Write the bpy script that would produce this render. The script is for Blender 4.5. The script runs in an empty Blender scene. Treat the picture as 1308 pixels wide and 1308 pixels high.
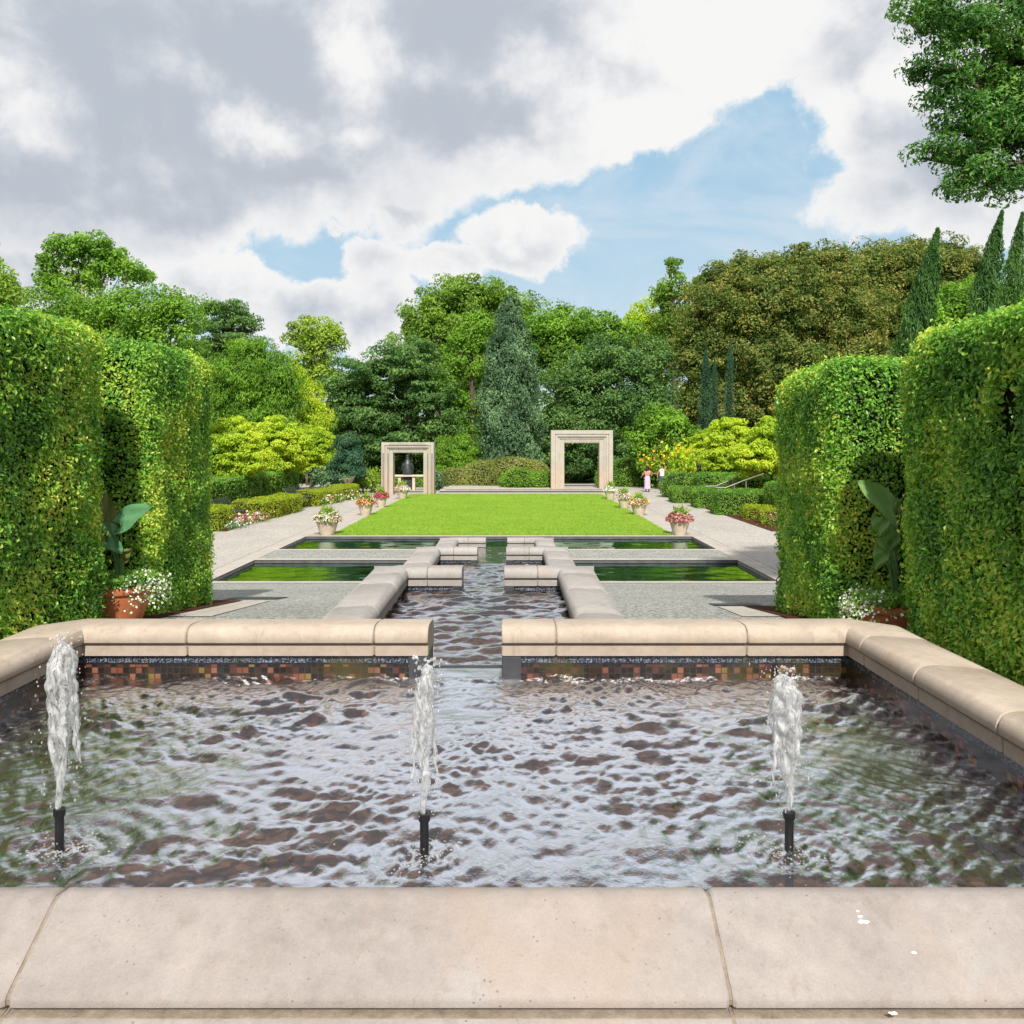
import bpy, math, random
import numpy as np
from mathutils import Vector
R = math.radians
rng = np.random.default_rng(7)
random.seed(7)
sc = bpy.context.scene
COL = sc.collection

# ------------------------------------------------------------------ survey numbers
F, VX, HY, H = 1100.0, 652.0, 565.0, 2.8          # focal length, vanishing point and eye height the plan was surveyed with
CX = -0.343                                       # x of the garden's axis
def at(px, py, Y): return np.array([(px - VX) * Y / F, Y, H - (py - HY) * Y / F])
def gx(px, Y): return (px - VX) * Y / F
def gy(py, z=0.0): return F * (H - z) / (py - HY)
def ground_z(y):
    if y <= 8.8: return 1.0
    if y >= 17.1: return 0.0
    return 1.0 - (y - 8.8) / 8.3

# ------------------------------------------------------------------ node helpers
def mat(name):
    m = bpy.data.materials.new(name); m.use_nodes = True
    nt = m.node_tree; nt.nodes.clear()
    return m, nt
def nd(nt, t, **kw):
    n = nt.nodes.new(t)
    for k, v in kw.items():
        if k in n.inputs.keys() if isinstance(k, str) else False: n.inputs[k].default_value = v
        else: setattr(n, k, v)
    return n
def lk(nt, a, b): nt.links.new(a, b)
def ramp(nt, src, stops, interp='LINEAR'):
    n = nt.nodes.new('ShaderNodeValToRGB'); n.color_ramp.interpolation = interp
    el = n.color_ramp.elements
    while len(el) < len(stops): el.new(0.5)
    for e, (p, c) in zip(el, stops):
        e.position = p; e.color = (*c, 1) if len(c) == 3 else c
    if src is not None: lk(nt, src, n.inputs[0])
    return n.outputs[0]
def noise(nt, vec, scale, detail=4, rough=.55, dist=0.0, w='Fac'):
    n = nt.nodes.new('ShaderNodeTexNoise'); n.inputs['Scale'].default_value = scale
    n.inputs['Detail'].default_value = detail; n.inputs['Roughness'].default_value = rough
    n.inputs['Distortion'].default_value = dist
    if vec is not None: lk(nt, vec, n.inputs['Vector'])
    return n.outputs[w]
def mth(nt, op, a, b=None, c=None, clamp=False):
    n = nt.nodes.new('ShaderNodeMath'); n.operation = op; n.use_clamp = clamp
    for i, v in enumerate((a, b, c)):
        if v is None: continue
        if isinstance(v, (int, float)): n.inputs[i].default_value = v
        else: lk(nt, v, n.inputs[i])
    return n.outputs[0]
def vmth(nt, op, a, b=None):
    n = nt.nodes.new('ShaderNodeVectorMath'); n.operation = op
    for i, v in enumerate((a, b)):
        if v is None: continue
        if isinstance(v, (tuple, list)): n.inputs[i].default_value = v
        else: lk(nt, v, n.inputs[i])
    return n.outputs['Value'] if op in ('LENGTH', 'DOT_PRODUCT') else n.outputs[0]
def mixc(nt, f, a, b, blend='MIX'):
    n = nt.nodes.new('ShaderNodeMix'); n.data_type = 'RGBA'; n.blend_type = blend
    if isinstance(f, (int, float)): n.inputs[0].default_value = f
    else: lk(nt, f, n.inputs[0])
    for i, v in ((6, a), (7, b)):
        if isinstance(v, tuple): n.inputs[i].default_value = (*v, 1)
        else: lk(nt, v, n.inputs[i])
    return n.outputs[2]
def smooth(nt, v, a, b):
    n = nt.nodes.new('ShaderNodeMapRange'); n.interpolation_type = 'SMOOTHSTEP'; n.clamp = True
    lk(nt, v, n.inputs[0]); n.inputs[1].default_value = a; n.inputs[2].default_value = b
    return n.outputs[0]
def geopos(nt): return nt.nodes.new('ShaderNodeNewGeometry').outputs['Position']
def finish(nt, col, rough=.7, spec=.3, bump=None, bstr=.3, bdist=.01, metal=0.0):
    p = nt.nodes.new('ShaderNodeBsdfPrincipled'); o = nt.nodes.new('ShaderNodeOutputMaterial')
    if isinstance(col, tuple): p.inputs['Base Color'].default_value = (*col, 1)
    else: lk(nt, col, p.inputs['Base Color'])
    if isinstance(rough, (int, float)): p.inputs['Roughness'].default_value = rough
    else: lk(nt, rough, p.inputs['Roughness'])
    p.inputs['Specular IOR Level'].default_value = spec; p.inputs['Metallic'].default_value = metal
    if bump is not None:
        b = nt.nodes.new('ShaderNodeBump'); b.inputs['Strength'].default_value = bstr; b.inputs['Distance'].default_value = bdist
        lk(nt, bump, b.inputs['Height']); lk(nt, b.outputs[0], p.inputs['Normal'])
    lk(nt, p.outputs[0], o.inputs[0])
    return p
def mottled(name, c1, c2, scale=3, fine=60, rough=.8, spec=.25, bstr=.4, bdist=.006, c3=None, metal=0.0):
    m, nt = mat(name); g = geopos(nt)
    a = noise(nt, g, scale, 6, .6); b = noise(nt, g, fine, 4, .7)
    f = mth(nt, 'ADD', mth(nt, 'MULTIPLY', a, .7), mth(nt, 'MULTIPLY', b, .3))
    col = ramp(nt, f, [(.32, c1), (.66, c2)])
    if c3:
        s = smooth(nt, noise(nt, g, scale * .6, 5, .65, 1.0), .55, .75)
        col = mixc(nt, mth(nt, 'MULTIPLY', s, .7), col, c3)
    finish(nt, col, rough, spec, b, bstr, bdist, metal)
    return m
def foliage(name, dark, mid, light, nscale=.6, transl=.42, rough=.5, spec=.35, flower=None):
    m, nt = mat(name); g = geopos(nt)
    at_ = nt.nodes.new('ShaderNodeAttribute'); at_.attribute_name = 'rnd'
    n1 = noise(nt, g, nscale, 3, .6)
    f = mth(nt, 'ADD', mth(nt, 'MULTIPLY', at_.outputs['Fac'], .55), mth(nt, 'MULTIPLY', smooth(nt, n1, .3, .7), .45))
    col = ramp(nt, f, [(.1, dark), (.5, mid), (.92, light)])
    p = finish(nt, col, rough, spec)
    t = nt.nodes.new('ShaderNodeBsdfTranslucent')
    lk(nt, mixc(nt, 1.0, col, (1.08, 1.18, .65), 'MULTIPLY'), t.inputs[0])
    mx = nt.nodes.new('ShaderNodeMixShader'); mx.inputs[0].default_value = transl
    o = [n for n in nt.nodes if n.type == 'OUTPUT_MATERIAL'][0]
    lk(nt, p.outputs[0], mx.inputs[1]); lk(nt, t.outputs[0], mx.inputs[2]); lk(nt, mx.outputs[0], o.inputs[0])
    return m

# ------------------------------------------------------------------ materials
M = {}
PAL = {
 'mid':    ((.034, .075, .010), (.095, .170, .020), (.195, .275, .040)),
 'bright': ((.060, .130, .014), (.125, .255, .025), (.240, .390, .045)),
 'yellow': ((.130, .200, .014), (.270, .370, .025), (.450, .480, .045)),
 'lime':   ((.110, .175, .020), (.210, .310, .035), (.340, .430, .070)),
 'dark':   ((.018, .044, .012), (.044, .092, .024), (.105, .165, .048)),
 'blue':   ((.018, .055, .034), (.042, .110, .062), (.085, .180, .095)),
 'rust':   ((.046, .075, .014), (.105, .160, .030), (.330, .265, .080)),
 'grey':   ((.020, .050, .024), (.055, .112, .050), (.180, .275, .145)),
 'hedge':  ((.026, .068, .010), (.088, .200, .022), (.300, .450, .050)),
 'box':    ((.150, .200, .012), (.300, .380, .022), (.450, .490, .040)),
 'clip':   ((.030, .075, .012), (.075, .155, .022), (.170, .260, .040)),
 'varieg': ((.100, .135, .030), (.250, .280, .070), (.420, .430, .150)),
 'oak':    ((.020, .060, .016), (.055, .140, .032), (.150, .270, .060)),
 'cyp':    ((.030, .080, .022), (.062, .150, .036), (.130, .240, .055)),
}
GAIN = {'rust': 1.55, 'hedge': 2.5, 'oak': 1.8, 'yellow': 1.75, 'box': 1.15, 'varieg': 1.2, 'dark': 2.6, 'mid': 2.0, 'grey': 1.9, 'lime': 1.45, 'bright': 1.4, 'clip': 2.2}
for k, (a, b, c) in PAL.items():
    gk = GAIN.get(k, 1.4); a, b, c = [tuple(min(.75, q * gk) for q in t) for t in (a, b, c)]
    M[k] = foliage('leaves_' + k, a, b, c, nscale={'hedge': 1.4, 'box': 2.0, 'clip': 2.0, 'oak': 1.0, 'rust': .7}.get(k, .45),
                   rough=.38 if k in ('hedge', 'oak') else .5, spec=.5 if k in ('hedge', 'grey') else .3)
M['wisteria'] = M['lime']
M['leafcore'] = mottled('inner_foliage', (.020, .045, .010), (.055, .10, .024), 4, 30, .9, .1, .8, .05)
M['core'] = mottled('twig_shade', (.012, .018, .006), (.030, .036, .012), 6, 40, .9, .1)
M['bark'] = mottled('bark', (.06, .045, .032), (.17, .135, .10), 3, 25, .9, .15, 1.0, .03)
M['palebark'] = mottled('pale_bark', (.25, .22, .18), (.48, .43, .36), 2, 18, .85, .15, .6, .02)
def flower_mat(name, a, b, c): M[name] = foliage(name, a, b, c, 6, .25, .6, .2)
flower_mat('flower_red', (.30, .02, .04), (.50, .06, .12), (.75, .30, .34))
flower_mat('flower_pink', (.45, .10, .16), (.70, .32, .34), (.85, .70, .62))
flower_mat('flower_white', (.60, .60, .50), (.80, .80, .74), (.90, .90, .86))
flower_mat('flower_yellow', (.70, .30, .01), (.85, .48, .02), (.90, .68, .06))
flower_mat('grassblade', (.160, .285, .016), (.225, .375, .034), (.330, .460, .055))

def stone_mat(name, c1, c2, stain, grey, bstr=.35):
    m, nt = mat(name); g = geopos(nt)
    a = noise(nt, g, 1.7, 8, .65, .6); b = noise(nt, g, 14, 6, .7); c = noise(nt, g, 140, 4, .7)
    col = ramp(nt, mth(nt, 'ADD', mth(nt, 'MULTIPLY', a, .6), mth(nt, 'MULTIPLY', b, .4)), [(.34, c1), (.64, c2)])
    st = smooth(nt, noise(nt, g, 1.1, 7, .7, 1.2), .52, .72)
    col = mixc(nt, mth(nt, 'MULTIPLY', st, .55), col, stain)
    gr = smooth(nt, noise(nt, g, 2.6, 9, .75, .8), .55, .72)
    col = mixc(nt, mth(nt, 'MULTIPLY', gr, .6), col, grey)
    sp = smooth(nt, noise(nt, g, 55, 3, .6), .66, .76)
    col = mixc(nt, mth(nt, 'MULTIPLY', sp, .45), col, (.16, .12, .09))
    vo = nt.nodes.new('ShaderNodeTexVoronoi'); vo.inputs['Scale'].default_value = 34; lk(nt, g, vo.inputs['Vector'])
    pit = mth(nt, 'MULTIPLY', mth(nt, 'SUBTRACT', 1.0, smooth(nt, vo.outputs['Distance'], .04, .16)), smooth(nt, noise(nt, g, 5, 3, .6), .50, .62))
    col = mixc(nt, mth(nt, 'MULTIPLY', pit, .55), col, (.13, .10, .075))
    dr = smooth(nt, noise(nt, vmth(nt, 'MULTIPLY', g, (9, 9, 1.2)), 1.0, 5, .7, .5), .56, .70)
    col = mixc(nt, mth(nt, 'MULTIPLY', dr, .30), col, (.20, .165, .135))
    col = mixc(nt, .35, col, ramp(nt, c, [(.3, (.62, .60, .58)), (.7, (1, 1, 1))]), 'MULTIPLY')
    if name == 'gatestone':
        s4 = nt.nodes.new('ShaderNodeSeparateXYZ'); lk(nt, g, s4.inputs[0])
        rust = mth(nt, 'SUBTRACT', 1.0, smooth(nt, mth(nt, 'ADD', s4.outputs[2], mth(nt, 'MULTIPLY', noise(nt, g, 2.2, 5, .7), 1.6)), 1.5, 2.6))
        col = mixc(nt, mth(nt, 'MULTIPLY', rust, .32), col, (.50, .31, .19))
    if name == 'paleborder':
        s3 = nt.nodes.new('ShaderNodeSeparateXYZ'); lk(nt, g, s3.inputs[0])
        jn = mth(nt, 'MAXIMUM', mth(nt, 'LESS_THAN', mth(nt, 'FRACT', mth(nt, 'DIVIDE', s3.outputs[0], 1.13)), .011), mth(nt, 'LESS_THAN', mth(nt, 'FRACT', mth(nt, 'DIVIDE', s3.outputs[1], 1.37)), .012))
        col = mixc(nt, mth(nt, 'MULTIPLY', jn, .6), col, (.10, .09, .08))
    h = mth(nt, 'SUBTRACT', mth(nt, 'ADD', mth(nt, 'MULTIPLY', b, .7), mth(nt, 'MULTIPLY', c, .6)), mth(nt, 'MULTIPLY', pit, .8))
    finish(nt, col, .8, .25, h, bstr * 1.5, .006)
    M[name] = m
stone_mat('sandstone', (.36, .295, .238), (.52, .44, .365), (.48, .33, .21), (.44, .41, .375))
stone_mat('sandstone_cool', (.245, .216, .200), (.37, .330, .308), (.35, .278, .232), (.34, .325, .318))
stone_mat('channelstone', (.285, .262, .248), (.41, .385, .37), (.37, .315, .27), (.37, .36, .355))  # cooler copy of the sandstone, the channel's shade put into its colour
stone_mat('gatestone', (.37, .335, .295), (.50, .46, .415), (.47, .37, .275), (.40, .39, .375))
stone_mat('paleborder', (.38, .34, .30), (.48, .445, .405), (.44, .385, .32), (.35, .335, .32))
M['mortar'] = mottled('mortar', (.15, .12, .09), (.30, .25, .20), 20, 90, .95, .1)
M['slate'] = mottled('slate', (.014, .016, .021), (.036, .039, .046), 8, 60, .45, .5, .5, .004)
M['darkstone'] = mottled('dark_stone', (.055, .055, .06), (.13, .13, .135), 5, 40, .6, .4, .5, .006)
M['stackstone'] = mottled('stacked_stone', (.16, .15, .14), (.36, .335, .31), 7, 40, .7, .3, .6, .01)
M['urnstone'] = mottled('urn_stone', (.48, .40, .30), (.60, .52, .41), 4, 50, .8, .25, .3)
M['terracotta'] = mottled('terracotta', (.40, .12, .05), (.54, .19, .085), 5, 40, .75, .25, .4, .004, (.50, .25, .15))
M['mulch'] = mottled('mulch', (.035, .014, .008), (.15, .06, .035), 40, 90, .95, .1, 1.0, .03)
M['soil'] = mottled('soil', (.03, .035, .014), (.07, .08, .025), 1.2, 30, .95, .1, 1.0, .04)
M['blackmetal'] = mottled('black_metal', (.010, .011, .013), (.022, .024, .028), 10, 60, .42, .5, .1)
M['benchmetal'] = mottled('bench_metal', (.030, .036, .048), (.060, .07, .088), 10, 60, .35, .5, .1)
M['steel'] = mottled('rail_metal', (.16, .14, .12), (.26, .24, .21), 10, 60, .45, .5, .1, metal=.4)
M['bronze'] = mottled('bronze', (.020, .030, .030), (.085, .11, .105), 6, 30, .42, .5, .5, .02, metal=.5)
M['plastic'] = mottled('black_plastic', (.006, .006, .007), (.014, .014, .015), 20, 90, .35, .45, .1)

def gravel_mat(name, c1, c2, c3, scale):
    m, nt = mat(name); g = geopos(nt)
    v = nt.nodes.new('ShaderNodeTexVoronoi'); v.inputs['Scale'].default_value = scale; lk(nt, g, v.inputs['Vector'])
    sep = nt.nodes.new('ShaderNodeSeparateColor'); lk(nt, v.outputs['Color'], sep.inputs[0])
    col = ramp(nt, sep.outputs[0], [(0, c1), (.5, c2), (1, c3)])
    big = noise(nt, g, .5, 6, .65, .5)
    col = mixc(nt, .5, col, ramp(nt, big, [(.3, (.66, .66, .66)), (.7, (1.05, 1.03, 1.0))]), 'MULTIPLY')
    finish(nt, col, .85, .2, v.outputs['Distance'], .5, .01)
    M[name] = m
gravel_mat('aggregate', (.13, .14, .13), (.28, .285, .265), (.46, .46, .43), 42)
gravel_mat('pathaggregate', (.31, .29, .262), (.41, .385, .352), (.50, .475, .44), 30)
gravel_mat('poolfloor', (.022, .012, .007), (.07, .038, .02), (.15, .085, .045), 21)
gravel_mat('darkfloor', (.015, .022, .014), (.03, .042, .026), (.05, .06, .04), 6)

# mosaic of the pool walls: a relief band on top, small coloured squares below (UV in metres, v measured from the coping down)
def tile_mat():
    m, nt = mat('mosaic')
    uv = nt.nodes.new('ShaderNodeUVMap').outputs[0]
    sp = nt.nodes.new('ShaderNodeSeparateXYZ'); lk(nt, uv, sp.inputs[0]); u, v = sp.outputs[0], sp.outputs[1]
    S = .047
    cu, cv = mth(nt, 'DIVIDE', u, S), mth(nt, 'DIVIDE', v, S)
    fu, fv = mth(nt, 'FRACT', cu), mth(nt, 'FRACT', cv)
    cb = nt.nodes.new('ShaderNodeCombineXYZ'); lk(nt, mth(nt, 'FLOOR', cu), cb.inputs[0]); lk(nt, mth(nt, 'FLOOR', cv), cb.inputs[1])
    wn = nt.nodes.new('ShaderNodeTexWhiteNoise'); wn.noise_dimensions = '3D'; lk(nt, cb.outputs[0], wn.inputs['Vector'])
    wn2 = nt.nodes.new('ShaderNodeTexWhiteNoise'); wn2.noise_dimensions = '3D'; lk(nt, vmth(nt, 'ADD', cb.outputs[0], (17.3, 5.1, 2.0)), wn2.inputs['Vector'])
    sq = ramp(nt, wn.outputs['Value'], [(0, (.014, .009, .007)), (.46, (.036, .017, .011)), (.64, (.085, .028, .016)), (.76, (.19, .065, .034)),
              (.86, (.25, .10, .055)), (.93, (.22, .145, .035)), (.97, (.15, .18, .09)), (.98, (.02, .02, .025))], 'CONSTANT')
    sq = mixc(nt, .4, sq, ramp(nt, wn2.outputs['Value'], [(0, (.4, .4, .4)), (1, (1, 1, 1))]), 'MULTIPLY')
    edge = mth(nt, 'MINIMUM', mth(nt, 'MINIMUM', fu, mth(nt, 'SUBTRACT', 1.0, fu)), mth(nt, 'MINIMUM', fv, mth(nt, 'SUBTRACT', 1.0, fv)))
    grout = mth(nt, 'LESS_THAN', edge, .07)
    sq = mixc(nt, grout, sq, (.030, .024, .020))
    # relief band: dark blue tiles with pale squiggles
    cb2 = nt.nodes.new('ShaderNodeCombineXYZ'); lk(nt, mth(nt, 'MULTIPLY', u, 1), cb2.inputs[0]); lk(nt, v, cb2.inputs[1])
    wv = noise(nt, cb2.outputs[0], 46, 2, .5, 2.2)
    fu2 = mth(nt, 'FRACT', mth(nt, 'DIVIDE', u, .062))
    mot = mth(nt, 'MULTIPLY', smooth(nt, wv, .50, .56), mth(nt, 'MULTIPLY', mth(nt, 'GREATER_THAN', v, .020), mth(nt, 'LESS_THAN', v, .060)))
    mot = mth(nt, 'MULTIPLY', mot, mth(nt, 'GREATER_THAN', fu2, .12))
    band = mixc(nt, mot, (.009, .012, .020), (.20, .23, .29))
    col = mixc(nt, mth(nt, 'GREATER_THAN', v, .074), band, sq)
    g = geopos(nt)
    col = mixc(nt, mth(nt, 'MULTIPLY', smooth(nt, noise(nt, g, 1.6, 5, .6), .5, .68), .55), col, (.075, .062, .012))
    finish(nt, col, .25, .5, mth(nt, 'ADD', edge, mot), .25, .004)
    M['mosaic'] = m
tile_mat()

def water_mat(name, tint, f0, f1, bumpscale, bstr, rough=.02, murk=None, murkf=.0, r0=0.0, gloss=(.97, .96, 1)):
    m, nt = mat(name); g = geopos(nt)
    n1 = noise(nt, g, bumpscale, 5, .62, .8)
    b = nt.nodes.new('ShaderNodeBump'); b.inputs['Strength'].default_value = bstr; b.inputs['Distance'].default_value = .012
    lk(nt, n1, b.inputs['Height'])
    inc = nt.nodes.new('ShaderNodeNewGeometry').outputs['Incoming']
    facing = mth(nt, 'SUBTRACT', 1.0, mth(nt, 'ABSOLUTE', vmth(nt, 'DOT_PRODUCT', inc, b.outputs[0])))
    frn = mth(nt, 'ADD', mth(nt, 'MULTIPLY', smooth(nt, facing, f0, f1), 1.0 - r0), r0)
    tr = nt.nodes.new('ShaderNodeBsdfTransparent'); tr.inputs[0].default_value = (*tint, 1)
    gl = nt.nodes.new('ShaderNodeBsdfGlossy'); gl.inputs['Roughness'].default_value = rough; lk(nt, b.outputs[0], gl.inputs['Normal'])
    gl.inputs[0].default_value = (*gloss, 1)
    under = tr.outputs[0]
    if murk:
        df = nt.nodes.new('ShaderNodeBsdfDiffuse'); df.inputs[0].default_value = (*murk, 1)
        mm = nt.nodes.new('ShaderNodeMixShader'); mm.inputs[0].default_value = murkf
        lk(nt, tr.outputs[0], mm.inputs[1]); lk(nt, df.outputs[0], mm.inputs[2]); under = mm.outputs[0]
    mx = nt.nodes.new('ShaderNodeMixShader'); lk(nt, frn, mx.inputs[0]); lk(nt, under, mx.inputs[1]); lk(nt, gl.outputs[0], mx.inputs[2])
    o = nt.nodes.new('ShaderNodeOutputMaterial'); lk(nt, mx.outputs[0], o.inputs[0])
    M[name] = m
water_mat('poolwater', (.86, .80, .80), .33, .54, 50, .34, .006, (.34, .31, .36), .02, .10)
water_mat('channelwater', (.78, .72, .68), .50, .84, 26, .25, .012, (.14, .12, .12), .05, .10)
water_mat('stillwater', (.60, .75, .62), .50, .95, 9, .10, .01, (.008, .03, .012), .25, .18, (.52, .72, .64))

def jet_mat():
    m, nt = mat('jet_water'); g = geopos(nt)
    p = nt.nodes.new('ShaderNodeBsdfPrincipled'); p.inputs['Base Color'].default_value = (.93, .95, 1, 1)
    p.inputs['Roughness'].default_value = .08; p.inputs['IOR'].default_value = 1.33; p.inputs['Transmission Weight'].default_value = .9
    b = nt.nodes.new('ShaderNodeBump'); b.inputs['Strength'].default_value = .7; b.inputs['Distance'].default_value = .012
    mp = nt.nodes.new('ShaderNodeMapping'); mp.inputs['Scale'].default_value = (1, 1, .35); lk(nt, g, mp.inputs[0])
    n1 = noise(nt, mp.outputs[0], 55, 4, .6, 1.0); lk(nt, n1, b.inputs['Height']); lk(nt, b.outputs[0], p.inputs['Normal'])
    d = nt.nodes.new('ShaderNodeBsdfTranslucent'); d.inputs[0].default_value = (.96, .97, .99, 1)
    e = nt.nodes.new('ShaderNodeBsdfDiffuse'); e.inputs[0].default_value = (.96, .97, .99, 1)
    a = nt.nodes.new('ShaderNodeAddShader')
    m0 = nt.nodes.new('ShaderNodeMixShader'); m0.inputs[0].default_value = .5; lk(nt, d.outputs[0], m0.inputs[1]); lk(nt, e.outputs[0], m0.inputs[2])
    m1 = nt.nodes.new('ShaderNodeMixShader'); mA = nt.nodes.new('ShaderNodeMixShader'); trA = nt.nodes.new('ShaderNodeBsdfTransparent')
    mp2 = nt.nodes.new('ShaderNodeMapping'); mp2.inputs['Scale'].default_value = (1, 1, .22); lk(nt, g, mp2.inputs[0])
    lk(nt, mth(nt, 'MULTIPLY', smooth(nt, noise(nt, mp2.outputs[0], 62, 3, .65, .6), .44, .62), .8), mA.inputs[0]); lk(nt, m1.outputs[0], mA.inputs[1]); lk(nt, trA.outputs[0], mA.inputs[2])
    lk(nt, mth(nt, 'ADD', mth(nt, 'MULTIPLY', smooth(nt, noise(nt, mp.outputs[0], 38, 3, .6), .35, .65), .55), .20), m1.inputs[0])
    mt = nt.nodes.new('ShaderNodeMixShader'); mt.inputs[0].default_value = .45
    tr = nt.nodes.new('ShaderNodeBsdfTransparent'); lk(nt, p.outputs[0], mt.inputs[1]); lk(nt, tr.outputs[0], mt.inputs[2])
    lk(nt, mt.outputs[0], m1.inputs[1]); lk(nt, m0.outputs[0], m1.inputs[2])
    o = nt.nodes.new('ShaderNodeOutputMaterial'); lk(nt, mA.outputs[0], o.inputs[0])
    M['jet'] = m
jet_mat()

def plain(name, c, rough=.6): 
    m, nt = mat(name); g = geopos(nt)
    finish(nt, mixc(nt, .3, c, ramp(nt, noise(nt, g, 14, 4, .6), [(.3, (.6, .6, .6)), (.7, (1.1, 1.1, 1.1))]), 'MULTIPLY'), rough, .3)
    M[name] = m
plain('skin', (.36, .20, .13)); plain('hair', (.02, .014, .012)); plain('lilac', (.62, .44, .62)); plain('coral', (.75, .27, .22))
plain('whitecloth', (.78, .74, .62)); plain('denim', (.05, .09, .25)); plain('bluecloth', (.03, .12, .30)); plain('shoe', (.05, .04, .04)); plain('whitepaint', (.8, .8, .78))
def leafmat(name, c1, c2):
    m, nt = mat(name); uv = nt.nodes.new('ShaderNodeUVMap').outputs[0]
    sp = nt.nodes.new('ShaderNodeSeparateXYZ'); lk(nt, uv, sp.inputs[0])
    v = mth(nt, 'ABSOLUTE', sp.outputs[1])
    rib = mth(nt, 'FRACT', mth(nt, 'MULTIPLY', mth(nt, 'SUBTRACT', sp.outputs[0], mth(nt, 'MULTIPLY', v, .5)), 6.0))
    vein = mth(nt, 'MAXIMUM', mth(nt, 'LESS_THAN', rib, .10), mth(nt, 'LESS_THAN', v, .02))
    col = mixc(nt, mth(nt, 'MULTIPLY', vein, .6), mixc(nt, noise(nt, geopos(nt), 9, 4), c1, c2), (.20, .30, .10))
    p = finish(nt, col, .42, .4)
    t = nt.nodes.new('ShaderNodeBsdfTranslucent'); lk(nt, col, t.inputs[0])
    mx = nt.nodes.new('ShaderNodeMixShader'); mx.inputs[0].default_value = .3
    o = [n for n in nt.nodes if n.type == 'OUTPUT_MATERIAL'][0]
    lk(nt, p.outputs[0], mx.inputs[1]); lk(nt, t.outputs[0], mx.inputs[2]); lk(nt, mx.outputs[0], o.inputs[0])
    M[name] = m
leafmat('bigleaf', (.07, .22, .10), (.14, .34, .16)); leafmat('greenleaf', (.10, .23, .05), (.20, .36, .09)); leafmat('bronzeleaf', (.10, .13, .03), (.22, .20, .06))

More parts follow.
